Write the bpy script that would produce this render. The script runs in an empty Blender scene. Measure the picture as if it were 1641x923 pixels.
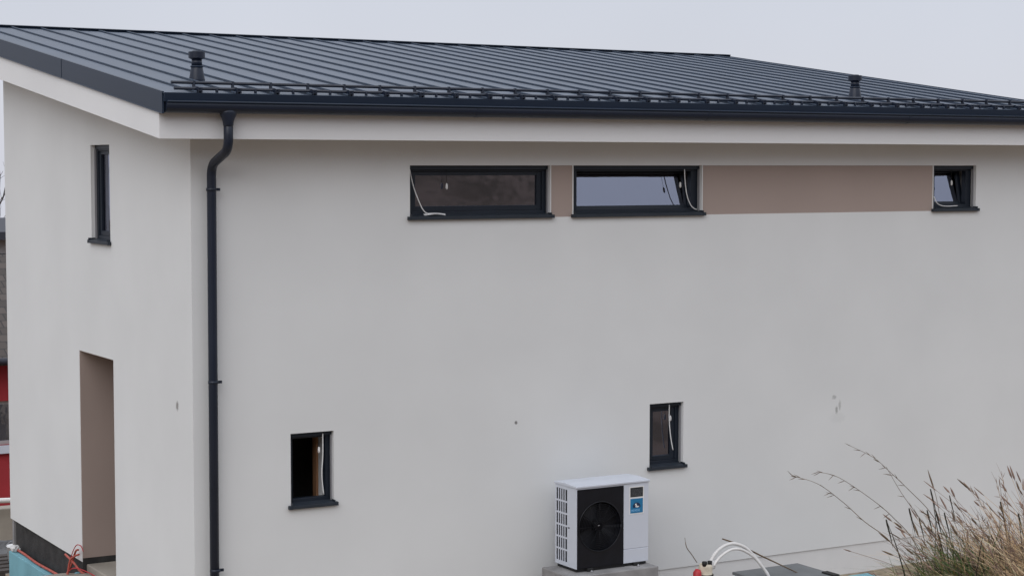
import bpy, bmesh, math, random
from mathutils import Vector, Matrix, noise as mnoise

random.seed(11)
SC = bpy.context.scene
COL = SC.collection
R = math.radians

# ------------------------------------------------------------------ camera
cam_d = bpy.data.cameras.new("camera")
cam = bpy.data.objects.new("camera", cam_d)
COL.objects.link(cam)
CAM = Vector((-6.610, -17.852, 4.758))
right = Vector((0.865209, -0.501410, 0.00068)).normalized()
fwd = Vector((0.500345, 0.863282, -0.066330)).normalized()
up = right.cross(fwd).normalized()
m = Matrix((( right.x, up.x, -fwd.x, CAM.x),
            ( right.y, up.y, -fwd.y, CAM.y),
            ( right.z, up.z, -fwd.z, CAM.z), (0, 0, 0, 1)))
cam.matrix_world = m
cam_d.sensor_width = 36.0
cam_d.lens = 65.48
cam_d.clip_start = 0.1
cam_d.clip_end = 3000
SC.camera = cam

# ------------------------------------------------------------------ sky: overcast cloud deck over a Nishita sky
SUN_EL, SUN_AZ = R(36), R(229)          # azimuth measured from +y towards +x
W = bpy.data.worlds.new("World")
SC.world = W
W.use_nodes = True
nt = W.node_tree
nt.nodes.clear()
out = nt.nodes.new("ShaderNodeOutputWorld")
bg = nt.nodes.new("ShaderNodeBackground")
bg.inputs["Strength"].default_value = 0.1
sky = nt.nodes.new("ShaderNodeTexSky")
sky.sky_type = 'NISHITA'
sky.sun_disc = False
sky.sun_elevation = SUN_EL
sky.sun_rotation = SUN_AZ
tc = nt.nodes.new("ShaderNodeTexCoord")
sep = nt.nodes.new("ShaderNodeSeparateXYZ")
ramp = nt.nodes.new("ShaderNodeValToRGB")
ramp.color_ramp.interpolation = 'EASE'
e = ramp.color_ramp.elements
e[0].position = 0.0;  e[0].color = (0.625, 0.642, 0.715, 1)
e[1].position = 1.0;  e[1].color = (1.18, 1.22, 1.30, 1)
x = e.new(0.12); x.color = (0.605, 0.632, 0.712, 1)
cn = nt.nodes.new("ShaderNodeTexNoise")
cn.inputs["Scale"].default_value = 2.2
cn.inputs["Detail"].default_value = 4
cmr = nt.nodes.new("ShaderNodeMapRange")
cmr.inputs[1].default_value = 0.3; cmr.inputs[2].default_value = 0.7
cmr.inputs[3].default_value = 9.4; cmr.inputs[4].default_value = 10.6
vm = nt.nodes.new("ShaderNodeVectorMath"); vm.operation = 'SCALE'
mix = nt.nodes.new("ShaderNodeMix"); mix.data_type = 'RGBA'
mix.inputs[0].default_value = 0.95
nt.links.new(tc.outputs["Generated"], sep.inputs[0])
nt.links.new(tc.outputs["Generated"], cn.inputs["Vector"])
nt.links.new(sep.outputs["Z"], ramp.inputs[0])
nt.links.new(cn.outputs["Fac"], cmr.inputs[0])
nt.links.new(ramp.outputs["Color"], vm.inputs[0])
nt.links.new(cmr.outputs[0], vm.inputs["Scale"])
nt.links.new(sky.outputs[0], mix.inputs[6])
nt.links.new(vm.outputs[0], mix.inputs[7])
nt.links.new(mix.outputs[2], bg.inputs[0])
nt.links.new(bg.outputs[0], out.inputs[0])

# ------------------------------------------------------------------ sun behind the cloud: weak and very soft
sl = bpy.data.lights.new("sun", 'SUN')
sl.energy = 1.0
sl.angle = R(50)
sl.color = (1.0, 0.975, 0.96)
so = bpy.data.objects.new("sun", sl)
COL.objects.link(so)
d_to_sun = Vector((math.sin(SUN_AZ) * math.cos(SUN_EL), math.cos(SUN_AZ) * math.cos(SUN_EL), math.sin(SUN_EL)))
so.rotation_euler = (-d_to_sun).to_track_quat('-Z', 'Y').to_euler()

SC.view_settings.view_transform = 'Standard'
SC.view_settings.look = 'None'
SC.view_settings.exposure = 0.08
SC.view_settings.gamma = 1.0
SC.view_settings.use_curve_mapping = False
SC.render.engine = 'CYCLES'
SC.cycles.use_denoising = True
SC.cycles.max_bounces = 8
SC.cycles.transparent_max_bounces = 12

# ================================================================== materials
def new_mat(name):
    mt = bpy.data.materials.new(name)
    mt.use_nodes = True
    t = mt.node_tree
    b = t.nodes["Principled BSDF"]
    return mt, t, b

def pmat(name, col, rough=0.6, var=0.06, scale=6.0, bump=0.0, bscale=60.0, metal=0.0, spec=0.5, col2=None, stretch=None, detail=5.0, bdist=0.004):
    """procedural paint/plaster/soil: two-tone noise colour plus a noise bump, in object space"""
    mt, t, b = new_mat(name)
    N, L = t.nodes, t.links
    tcn = N.new("ShaderNodeTexCoord")
    src = tcn.outputs["Object"]
    if stretch:
        mp = N.new("ShaderNodeMapping"); mp.inputs["Scale"].default_value = stretch
        L.new(src, mp.inputs[0]); src = mp.outputs[0]
    n1 = N.new("ShaderNodeTexNoise")
    n1.inputs["Scale"].default_value = scale; n1.inputs["Detail"].default_value = detail
    L.new(src, n1.inputs["Vector"])
    mr = N.new("ShaderNodeMapRange")
    mr.inputs[1].default_value = 0.3; mr.inputs[2].default_value = 0.7
    L.new(n1.outputs["Fac"], mr.inputs[0])
    mx = N.new("ShaderNodeMix"); mx.data_type = 'RGBA'
    a = tuple(max(0, c * (1 - var)) for c in col)
    c2 = col2 if col2 else tuple(min(1, c * (1 + var)) for c in col)
    mx.inputs[6].default_value = (*a, 1); mx.inputs[7].default_value = (*c2, 1)
    L.new(mr.outputs[0], mx.inputs[0])
    L.new(mx.outputs[2], b.inputs["Base Color"])
    b.inputs["Roughness"].default_value = rough
    b.inputs["Metallic"].default_value = metal
    b.inputs["Specular IOR Level"].default_value = spec
    if bump:
        n2 = N.new("ShaderNodeTexNoise")
        n2.inputs["Scale"].default_value = bscale; n2.inputs["Detail"].default_value = 4
        L.new(src, n2.inputs["Vector"])
        bp = N.new("ShaderNodeBump"); bp.inputs["Strength"].default_value = bump
        bp.inputs["Distance"].default_value = bdist
        L.new(n2.outputs["Fac"], bp.inputs["Height"]); L.new(bp.outputs[0], b.inputs["Normal"])
    mt["mixnode"] = mx.name
    return mt

def add_marks(mt, marks):
    """small stains with a shape of their own: (centre, (rx,ry,rz), colour, opacity)"""
    t = mt.node_tree; N, L = t.nodes, t.links
    b = N["Principled BSDF"]
    tcn = N.new("ShaderNodeTexCoord")
    wob = N.new("ShaderNodeTexNoise"); wob.inputs["Scale"].default_value = 45
    L.new(tcn.outputs["Object"], wob.inputs["Vector"])
    sub = N.new("ShaderNodeVectorMath"); sub.operation = 'SUBTRACT'; sub.inputs[1].default_value = (.5, .5, .5)
    L.new(wob.outputs["Color"], sub.inputs[0])
    cur = b.inputs["Base Color"].links[0].from_socket
    for c, r, col, op in marks:
        s1 = N.new("ShaderNodeVectorMath"); s1.operation = 'SUBTRACT'; s1.inputs[1].default_value = c
        L.new(tcn.outputs["Object"], s1.inputs[0])
        s2 = N.new("ShaderNodeVectorMath"); s2.operation = 'DIVIDE'; s2.inputs[1].default_value = r
        L.new(s1.outputs[0], s2.inputs[0])
        s3 = N.new("ShaderNodeVectorMath"); s3.operation = 'ADD'
        L.new(s2.outputs[0], s3.inputs[0])
        sc_ = N.new("ShaderNodeVectorMath"); sc_.operation = 'SCALE'; sc_.inputs["Scale"].default_value = 1.1
        L.new(sub.outputs[0], sc_.inputs[0]); L.new(sc_.outputs[0], s3.inputs[1])
        ln = N.new("ShaderNodeVectorMath"); ln.operation = 'LENGTH'
        L.new(s3.outputs[0], ln.inputs[0])
        mr = N.new("ShaderNodeMapRange")
        mr.inputs[1].default_value = 0.6; mr.inputs[2].default_value = 1.1
        mr.inputs[3].default_value = op; mr.inputs[4].default_value = 0.0
        L.new(ln.outputs["Value"], mr.inputs[0])
        mx = N.new("ShaderNodeMix"); mx.data_type = 'RGBA'
        L.new(mr.outputs[0], mx.inputs[0]); L.new(cur, mx.inputs[6]); mx.inputs[7].default_value = (*col, 1)
        cur = mx.outputs[2]
    L.new(cur, b.inputs["Base Color"])

M = {}
M['render'] = pmat("silicone_render", (0.696, 0.706, 0.708), 0.9, 0.03, 0.8, 0.25, 420, spec=0.2, bdist=0.003)
add_marks(M['render'], [
    ((0.0, 0.464, 2.262), (0.05, 0.042, 0.055), (0.24, 0.23, 0.22), 0.85),
    ((3.79, 0.0, 1.879), (0.022, 0.05, 0.022), (0.16, 0.15, 0.15), 0.9),
    ((8.356, 0.0, 1.880), (0.035, 0.05, 0.03), (0.33, 0.33, 0.33), 0.6),
    ((8.395, 0.0, 1.720), (0.022, 0.05, 0.055), (0.28, 0.28, 0.27), 0.7),
    ((8.445, 0.0, 1.775), (0.022, 0.05, 0.07), (0.36, 0.36, 0.35), 0.6),
    ((8.42, 0.0, 1.62), (0.13, 0.05, 0.07), (0.61, 0.62, 0.62), 0.35),
])
M['fascia'] = pmat("fascia_render", (0.755, 0.758, 0.765), 0.9, 0.02, 0.8, 0.2, 420, spec=0.2, bdist=0.003)
M['taupe'] = pmat("taupe_render", (0.375, 0.303, 0.272), 0.9, 0.03, 1.0, 0.25, 420, spec=0.2, bdist=0.003)
M['plinth'] = pmat("base_render", (0.67, 0.67, 0.67), 0.9, 0.04, 2.0, 0.25, 300, spec=0.2)
M['bitumen'] = pmat("bitumen_coating", (0.018, 0.018, 0.019), 0.75, 0.35, 5.0, 0.5, 40, col2=(0.045, 0.044, 0.044), bdist=0.01)
M['metal'] = pmat("anthracite_sheet", (0.056, 0.078, 0.116), 0.44, 0.09, 1.3, 0.12, 1.6, spec=0.5, bdist=0.02)
M['metal2'] = pmat("anthracite_trim", (0.011, 0.022, 0.044), 0.45, 0.06, 2.0, 0.06, 2.0, spec=0.38, bdist=0.01)
M['gutter'] = pmat("anthracite_gutter", (0.009, 0.015, 0.031), 0.42, 0.08, 3.0, spec=0.45)
M['frame'] = pmat("window_frame_paint", (0.012, 0.018, 0.029), 0.45, 0.08, 5.0, spec=0.4)
M['sill'] = pmat("sill_paint", (0.021, 0.028, 0.039), 0.5, 0.10, 8.0, spec=0.4)
M['alu'] = pmat("guide_rail_aluminium", (0.33, 0.33, 0.35), 0.4, 0.05, 10.0, metal=0.3)
M['white_plastic'] = pmat("white_plastic", (0.74, 0.74, 0.74), 0.45, 0.04, 12.0)
M['hp_white'] = pmat("heat_pump_white", (0.59, 0.625, 0.70), 0.38, 0.02, 3.0, spec=0.45)
M['hp_black'] = pmat("heat_pump_black", (0.006, 0.007, 0.011), 0.35, 0.2, 8.0, spec=0.35)
M['fan'] = pmat("fan_plastic_black", (0.004, 0.004, 0.006), 0.6, 0.2, 8.0, spec=0.15)
M['hp_slot'] = pmat("coil_dark", (0.010, 0.012, 0.018), 0.6, 0.3, 60.0)
M['blue'] = pmat("sticker_blue", (0.012, 0.165, 0.35), 0.5, 0.12, 20.0)
M['navy'] = pmat("sticker_navy", (0.006, 0.022, 0.07), 0.5, 0.1, 20.0)
M['ltblue'] = pmat("sticker_pale_blue", (0.24, 0.50, 0.78), 0.5, 0.1, 20.0)
M['plate'] = pmat("nameplate_black", (0.016, 0.018, 0.021), 0.5, 0.1, 20.0)
M['plate_txt'] = pmat("nameplate_print", (0.10, 0.105, 0.115), 0.5, 0.1, 20.0)
M['concrete'] = pmat("concrete", (0.265, 0.26, 0.262), 0.9, 0.2, 5.0, 0.5, 45, spec=0.2, bdist=0.006)
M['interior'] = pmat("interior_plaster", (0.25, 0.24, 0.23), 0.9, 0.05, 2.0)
M['wood'] = pmat("raw_wood", (0.30, 0.15, 0.075), 0.8, 0.3, 3.0, stretch=(10, 10, 1))
M['xps'] = pmat("foam_board_teal", (0.185, 0.385, 0.450), 0.85, 0.10, 3.0, 0.3, 60, spec=0.2)
M['orange'] = pmat("corrugated_conduit_orange", (0.42, 0.085, 0.060), 0.6, 0.25, 25.0)
M['rust'] = pmat("dirty_conduit", (0.36, 0.14, 0.09), 0.7, 0.25, 25.0)
M['cream'] = pmat("cream_plastic", (0.56, 0.50, 0.40), 0.6, 0.18, 18.0)
M['red'] = pmat("red_plastic", (0.42, 0.022, 0.03), 0.5, 0.15, 18.0)
M['black'] = pmat("black_rubber", (0.012, 0.012, 0.013), 0.7, 0.2, 20.0)
M['slate'] = pmat("slate_grey_board", (0.155, 0.165, 0.172), 0.7, 0.10, 4.0, 0.15, 60)
M['pale_edge'] = pmat("pale_edge", (0.60, 0.60, 0.60), 0.7, 0.12, 12.0)
M['white_tube'] = pmat("white_insulated_tube", (0.72, 0.71, 0.70), 0.6, 0.06, 10.0)
M['redwall'] = pmat("red_render", (0.33, 0.026, 0.034), 0.9, 0.10, 2.0, 0.2, 60)
M['palewall'] = pmat("pale_render", (0.36, 0.34, 0.34), 0.9, 0.06, 2.0)
M['eaves_dark'] = pmat("dark_eaves", (0.03, 0.032, 0.045), 0.6, 0.1, 4.0)
M['beigewall'] = pmat("old_concrete", (0.33, 0.30, 0.26), 0.9, 0.2, 1.5, 0.4, 20, spec=0.2)
M['tarp'] = pmat("dark_tarpaulin", (0.045, 0.047, 0.050), 0.6, 0.3, 3.0, 0.8, 5, col2=(0.13, 0.13, 0.135), bdist=0.1)
M['bark'] = pmat("bark", (0.065, 0.055, 0.050), 0.9, 0.2, 8.0)
M['straw'] = pmat("dry_straw", (0.56, 0.385, 0.225), 0.8, 0.35, 7.0, spec=0.2)
M['straw_pale'] = pmat("pale_straw", (0.72, 0.58, 0.38), 0.8, 0.25, 9.0, spec=0.2)
M['stalk'] = pmat("brown_stalk", (0.135, 0.095, 0.062), 0.8, 0.3, 9.0, spec=0.2)
M['seed'] = pmat("seed_heads", (0.26, 0.18, 0.145), 0.9, 0.3, 20.0, spec=0.1)
M['leaf'] = pmat("green_blade", (0.065, 0.115, 0.030), 0.7, 0.45, 9.0, spec=0.3)
M['leaf_dark'] = pmat("withered_blade", (0.035, 0.032, 0.022), 0.7, 0.35, 9.0, spec=0.2)
M['leaf_yellow'] = pmat("yellowing_leaf", (0.20, 0.165, 0.045), 0.7, 0.35, 12.0, spec=0.3)

def tile_material():
    mt, t, b = new_mat("dark_roof_tiles"); N, L = t.nodes, t.links
    tcn = N.new("ShaderNodeTexCoord")
    br = N.new("ShaderNodeTexBrick")
    br.inputs["Scale"].default_value = 3.0
    br.inputs["Color1"].default_value = (0.045, 0.036, 0.032, 1)
    br.inputs["Color2"].default_value = (0.080, 0.064, 0.057, 1)
    br.inputs["Mortar"].default_value = (0.02, 0.018, 0.018, 1)
    br.inputs["Mortar Size"].default_value = 0.04
    br.inputs["Brick Width"].default_value = 0.75; br.inputs["Row Height"].default_value = 0.9
    L.new(tcn.outputs["Object"], br.inputs["Vector"])
    L.new(br.outputs["Color"], b.inputs["Base Color"])
    bp = N.new("ShaderNodeBump"); bp.inputs["Strength"].default_value = 0.8; bp.inputs["Distance"].default_value = 0.03
    L.new(br.outputs["Fac"], bp.inputs["Height"]); bp.invert = True
    L.new(bp.outputs[0], b.inputs["Normal"])
    b.inputs["Roughness"].default_value = 0.75
    return mt
M['tiles'] = tile_material()

def glass_material(name, ior, tint, trans):
    mt = bpy.data.materials.new(name); mt.use_nodes = True
    t = mt.node_tree; N, L = t.nodes, t.links
    N.clear()
    o = N.new("ShaderNodeOutputMaterial")
    mx = N.new("ShaderNodeMixShader")
    tr = N.new("ShaderNodeBsdfTransparent"); tr.inputs[0].default_value = (*trans, 1)
    gl = N.new("ShaderNodeBsdfGlossy"); gl.inputs["Color"].default_value = (*tint, 1); gl.inputs["Roughness"].default_value = 0.03
    fr = N.new("ShaderNodeFresnel"); fr.inputs["IOR"].default_value = ior
    tcn = N.new("ShaderNodeTexCoord"); nz = N.new("ShaderNodeTexNoise"); nz.inputs["Scale"].default_value = 3.0
    bp = N.new("ShaderNodeBump"); bp.inputs["Strength"].default_value = 0.12; bp.inputs["Distance"].default_value = 0.02
    L.new(tcn.outputs["Object"], nz.inputs["Vector"]); L.new(nz.outputs["Fac"], bp.inputs["Height"])
    L.new(bp.outputs[0], gl.inputs["Normal"])
    L.new(fr.outputs[0], mx.inputs[0]); L.new(tr.outputs[0], mx.inputs[1]); L.new(gl.outputs[0], mx.inputs[2])
    L.new(mx.outputs[0], o.inputs[0])
    return mt
M['glass'] = glass_material("coated_glass", 3.8, (0.76, 0.81, 1.0), (0.40, 0.42, 0.44))

def ground_material():
    mt, t, b = new_mat("ground_soil_and_grass"); N, L = t.nodes, t.links
    tcn = N.new("ShaderNodeTexCoord")
    n1 = N.new("ShaderNodeTexNoise"); n1.inputs["Scale"].default_value = 0.35; n1.inputs["Detail"].default_value = 8
    n2 = N.new("ShaderNodeTexNoise"); n2.inputs["Scale"].default_value = 9; n2.inputs["Detail"].default_value = 8
    L.new(tcn.outputs["Object"], n1.inputs["Vector"]); L.new(tcn.outputs["Object"], n2.inputs["Vector"])
    r1 = N.new("ShaderNodeValToRGB")
    r1.color_ramp.elements[0].position = 0.35; r1.color_ramp.elements[0].color = (0.080, 0.060, 0.042, 1)
    r1.color_ramp.elements[1].position = 0.65; r1.color_ramp.elements[1].color = (0.180, 0.130, 0.100, 1)
    L.new(n1.outputs["Fac"], r1.inputs[0])
    r2 = N.new("ShaderNodeValToRGB")
    r2.color_ramp.elements[0].position = 0.3; r2.color_ramp.elements[0].color = (0.19, 0.15, 0.11, 1)
    r2.color_ramp.elements[1].position = 0.7; r2.color_ramp.elements[1].color = (0.38, 0.32, 0.25, 1)
    L.new(n2.outputs["Fac"], r2.inputs[0])
    sp = N.new("ShaderNodeSeparateXYZ"); L.new(tcn.outputs["Object"], sp.inputs[0])
    mr = N.new("ShaderNodeMapRange"); mr.inputs[1].default_value = -6.5; mr.inputs[2].default_value = -4.0
    L.new(sp.outputs["Y"], mr.inputs[0])
    mr2 = N.new("ShaderNodeMapRange"); mr2.inputs[1].default_value = 20; mr2.inputs[2].default_value = 11
    L.new(sp.outputs["Y"], mr2.inputs[0])
    mu = N.new("ShaderNodeMath"); mu.operation = 'MULTIPLY'
    L.new(mr.outputs[0], mu.inputs[0]); L.new(mr2.outputs[0], mu.inputs[1])
    mx = N.new("ShaderNodeMix"); mx.data_type = 'RGBA'
    L.new(mu.outputs[0], mx.inputs[0]); L.new(r1.outputs[0], mx.inputs[6]); L.new(r2.outputs[0], mx.inputs[7])
    L.new(mx.outputs[2], b.inputs["Base Color"])
    bp = N.new("ShaderNodeBump"); bp.inputs["Strength"].default_value = 0.8; bp.inputs["Distance"].default_value = 0.05
    L.new(n2.outputs["Fac"], bp.inputs["Height"]); L.new(bp.outputs[0], b.inputs["Normal"])
    b.inputs["Roughness"].default_value = 0.95; b.inputs["Specular IOR Level"].default_value = 0.15
    return mt
M['ground'] = ground_material()

# ================================================================== mesh builder
class MB:
    def __init__(self, fn=None):
        self.bm = bmesh.new(); self.fn = fn; self.mi = 0
    def v(self, p):
        p = Vector(p)
        return self.bm.verts.new(self.fn(p) if self.fn else p)
    def face(self, pts):
        f = self.bm.faces.new([self.v(p) for p in pts]); f.material_index = self.mi; return f
    def box(self, a, b):
        x0, y0, z0 = a; x1, y1, z1 = b
        vs = [self.v(p) for p in ((x0,y0,z0),(x1,y0,z0),(x1,y1,z0),(x0,y1,z0),(x0,y0,z1),(x1,y0,z1),(x1,y1,z1),(x0,y1,z1))]
        for q in ((0,3,2,1),(4,5,6,7),(0,1,5,4),(1,2,6,5),(2,3,7,6),(3,0,4,7)):
            self.bm.faces.new([vs[i] for i in q]).material_index = self.mi
        return self
    def prism(self, poly, d):
        """closed polygon (3D points) swept by vector d"""
        d = Vector(d); n = len(poly)
        a = [self.v(p) for p in poly]; b = [self.v(Vector(p) + d) for p in poly]
        self.bm.faces.new(a[::-1]).material_index = self.mi
        self.bm.faces.new(b).material_index = self.mi
        for i in range(n):
            j = (i + 1) % n
            self.bm.faces.new((a[i], a[j], b[j], b[i])).material_index = self.mi
        return self
    def tube(self, pts, r, seg=10, cap=True):
        pts = [Vector(p) for p in pts]; n = len(pts)
        rs = r if isinstance(r, (list, tuple)) else [r] * n
        rings = []; ref = None
        for i, p in enumerate(pts):
            t = (pts[min(i + 1, n - 1)] - pts[max(i - 1, 0)]).normalized()
            if ref is None:
                ref = Vector((0, 0, 1)) if abs(t.z) < 0.9 else Vector((1, 0, 0))
            u = (ref - t * ref.dot(t)).normalized(); w = t.cross(u); ref = u
            rings.append([self.v(p + (u * math.cos(2*math.pi*k/seg) + w * math.sin(2*math.pi*k/seg)) * rs[i]) for k in range(seg)])
        for i in range(n - 1):
            for k in range(seg):
                f = self.bm.faces.new((rings[i][k], rings[i][(k+1) % seg], rings[i+1][(k+1) % seg], rings[i+1][k]))
                f.material_index = self.mi; f.smooth = True
        if cap and seg > 2:
            self.bm.faces.new(rings[0][::-1]).material_index = self.mi
            self.bm.faces.new(rings[-1]).material_index = self.mi
        return self
    def lathe(self, prof, c, seg=24):
        """prof = [(r, z)], axis +z through c"""
        c = Vector(c); rings = []
        for r_, z in prof:
            rings.append([self.v(c + Vector((r_ * math.cos(2*math.pi*k/seg), r_ * math.sin(2*math.pi*k/seg), z))) for k in range(seg)])
        for i in range(len(prof) - 1):
            for k in range(seg):
                f = self.bm.faces.new((rings[i][k], rings[i][(k+1) % seg], rings[i+1][(k+1) % seg], rings[i+1][k]))
                f.material_index = self.mi; f.smooth = True
        self.bm.faces.new(rings[0][::-1]).material_index = self.mi
        self.bm.faces.new(rings[-1]).material_index = self.mi
        return self
    def build(self, name, mat, parent=None, bevel=0.0, bseg=2, recalc=True, loc=None):
        if recalc:
            bmesh.ops.recalc_face_normals(self.bm, faces=self.bm.faces)
        me = bpy.data.meshes.new(name); self.bm.to_mesh(me); self.bm.free()
        for mm in (mat if isinstance(mat, (list, tuple)) else [mat]):
            me.materials.append(mm)
        o = bpy.data.objects.new(name, me); COL.objects.link(o)
        if loc is not None:
            o.location = loc
        if parent is not None:
            attach(o, parent)
        if bevel:
            bv = o.modifiers.new("bevel", 'BEVEL'); bv.width = bevel; bv.segments = bseg
            bv.limit_method = 'ANGLE'; bv.angle_limit = R(40)
        return o

def origin_of(o):
    p = Vector(o.location)
    while o.parent:
        o = o.parent; p = p + Vector(o.location)
    return p
def attach(o, parent):
    o.parent = parent
    o.location = Vector(o.location) - origin_of(parent)
def tag(o, label, cat, group=None, kind=None):
    o["label"] = label
    o["category"] = cat
    if group: o["group"] = group
    if kind: o["kind"] = kind
    return o
def thing(name, loc, label, cat, group=None):
    o = bpy.data.objects.new(name, None); COL.objects.link(o)
    o.location = loc; o.empty_display_size = 0.2
    return tag(o, label, cat, group)
def copy_to(o, loc, parent):
    c = o.copy(); COL.objects.link(c); c.parent = parent; c.location = loc
    return c

def smooth(t):
    t = max(0.0, min(1.0, t)); return t * t * (3 - 2 * t)

# ================================================================== setting: terrain
def ground_z(x, y):
    p = Vector((x, y, 4.758)) - CAM
    d = p.x * 0.5014 + p.y * 0.8652          # metres in front of the photographer's bank
    z = -0.35
    if y > 3.6:                              # excavated strip along the gable, falling to the neighbour's plot
        z -= 0.95 * smooth((y - 3.9) / 2.6) * max(smooth((1.4 - x) / 1.2 + 0.2), smooth((y - 7.2) / 2.0))
        z -= 1.5 * smooth((y - 9.0) / 8.0)
    bank = 3.46 * (1 - smooth((d - 5.2) / 8.0))
    z += bank
    if d < 5:
        z += 0.05 * math.sin(x * 0.7) * smooth(5 - d)
    z += 0.46 * math.exp(-(((x + 1.50) / 0.78) ** 2 + ((y + 12.75) / 0.80) ** 2))
    if d < -3:                               # hillside rising behind
        z += 0.34 * (-3 - d) * smooth((-3 - d) / 8.0) if d > -90 else 0.34 * 87
    if y > 40:
        z -= 0.02 * (y - 40)
    z += 0.03 * mnoise.noise(Vector((x * 0.9, y * 0.9, 0.3)))
    return z

def axis(lo, hi, fine_lo, fine_hi, step):
    a = []; t = fine_lo
    while t < fine_hi: a.append(t); t += step
    s = step; t = fine_hi
    while t < hi: a.append(t); s *= 1.25; t += s
    a.append(hi); b = []; s = step; t = fine_lo
    while True:
        s *= 1.25; t -= s
        if t <= lo: break
        b.append(t)
    return [lo] + b[::-1] + a
xs = axis(-600, 600, -10, 15, 0.35); ys = axis(-600, 700, -20, 14, 0.35)
g = MB()
vs = [[g.v((x, y, ground_z(x, y))) for x in xs] for y in ys]
for j in range(len(ys) - 1):
    for i in range(len(xs) - 1):
        g.bm.faces.new((vs[j][i], vs[j][i+1], vs[j+1][i+1], vs[j+1][i])).smooth = True
ground = g.build("ground", M['ground'], recalc=False)
tag(ground, "sloping ground of bare soil by the house and brown grass on the bank", "ground", kind="structure")

# ================================================================== the house
HX, HD = 11.8, 7.02                      # outer length and depth
SL = 0.137                               # roof pitch
EY, EZ = -0.451, 5.0                     # fascia front line, its lower edge
VX0, VX1 = -0.483, 12.27                 # fascia ends
RY = 7.5
def soffit_z(y): return EZ + SL * (y - EY)
def roof_z(y): return 6.572 + 0.1395 * (y - 7.503)

house = thing("house", (0, 0, 0), "new off-white rendered house with an anthracite standing seam mono-pitch roof", "house")

W1 = (2.471, 4.232); W2 = (4.537, 6.318); W3 = (9.938, 10.667)
UT, UB = 4.742, 4.187
L1 = (1.066, 1.559); L1Z = (1.188, 1.949)
L2 = (5.593, 6.073); L2Z = (1.225, 1.970)
G1 = (2.586, 3.274); G1Z = (3.873, 4.972)
GD = (2.540, 3.821); GDZ = (0.0, 2.547)
B1 = (4.243, 4.526); B2 = (6.329, 9.927)

def wall_with_holes(mb, pos, u0, u1, z0, ztop, holes, t):
    """pos(u, d, z): outer skin at d=0, inner at d=t; holes = (u0,u1,z0,z1)"""
    us = sorted({u0, u1, *[h[0] for h in holes], *[h[1] for h in holes]})
    zs = sorted({z0, *[h[2] for h in holes], *[h[3] for h in holes]})
    for i in range(len(us) - 1):
        a, b = us[i], us[i+1]
        for j in range(len(zs)):
            c = zs[j]
            dA, dB = (zs[j+1], zs[j+1]) if j + 1 < len(zs) else (ztop(a), ztop(b))
            mid = ((a + b) / 2, (c + min(dA, dB)) / 2)
            if any(h[0] < mid[0] < h[1] and h[2] < mid[1] < h[3] for h in holes):
                continue
            for d in (0, t):
                mb.face([pos(a, d, c), pos(b, d, c), pos(b, d, dB), pos(a, d, dA)])
    for a, b, c, d in holes:
        for q in (((a, c), (b, c)) if c > z0 else ((a, d), (b, d)), ((b, c), (b, d)), ((b, d), (a, d)), ((a, d), (a, c)))[(0 if c > z0 else 1):]:
            (p0, q0), (p1, q1) = q
            mb.face([pos(p0, 0, q0), pos(p1, 0, q1), pos(p1, t, q1), pos(p0, t, q0)])

front = lambda u, d, z: (u, d, z)
gable = lambda u, d, z: (d, u, z)
back = lambda u, d, z: (u, HD - d, z)
rgable = lambda u, d, z: (HX - d, u, z)
TOP = 0.004
wb = MB()
wall_with_holes(wb, front, 0, HX, 0.0, lambda u: soffit_z(0) + TOP,
    [(*W1, UB, UT), (*B1, UB - 0.022, UT), (*W2, UB, UT), (*B2, UB - 0.022, UT), (*W3, UB, UT), (*L1, *L1Z), (*L2, *L2Z)], 0.40)
wall_with_holes(wb, gable, 0, HD, 0.0, lambda u: soffit_z(u) + TOP, [(*G1, *G1Z), (GD[0], GD[1], 0.0, GDZ[1])], 0.40)
wall_with_holes(wb, back, 0, HX, 0.0, lambda u: soffit_z(HD) + TOP, [], 0.40)
wall_with_holes(wb, rgable, 0, HD, 0.0, lambda u: soffit_z(u) + TOP, [], 0.40)
bmesh.ops.remove_doubles(wb.bm, verts=wb.bm.verts, dist=0.0005)
# underside lip of the render system
wb.face([(0, 0, 0), (HX, 0, 0), (HX, 0.4, 0), (0, 0.4, 0)])
wb.face([(0, 0.4, 0), (0.4, 0.4, 0), (0.4, GD[0], 0), (0, GD[0], 0)])
wb.face([(0, GD[1], 0), (0.4, GD[1], 0), (0.4, HD, 0), (0, HD, 0)])
wall = wb.build("wall", M['render'], house)

# plinths: rendered one set back under the long side, black coated one under the gable
pb = MB(); pb.box((0.016, 0.014, -1.0), (HX - 0.02, 0.30, -0.004))
pb.build("plinth", M['plinth'], house)
pb = MB(); pb.box((0.045, 0.31, -2.4), (0.30, GD[0] - 0.06, -0.004)); pb.box((0.045, GD[1] + 0.02, -2.4), (0.30, HD - 0.10, -0.0045))
pb.box((0.06, HD - 0.30, -2.4), (HX - 0.05, HD - 0.05, -0.004))
o = pb.build("plinth", M['bitumen'], house); o["label"] = "black bitumen coated plinth under the gable"

# taupe panels between the upper windows
ab = MB()
for a, b in (B1, B2):
    ab.box((a - 0.002, 0.012, UB - 0.0245), (b + 0.002, 0.38, UT + 0.002))
ab.build("accent_panel", M['taupe'], house)

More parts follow.
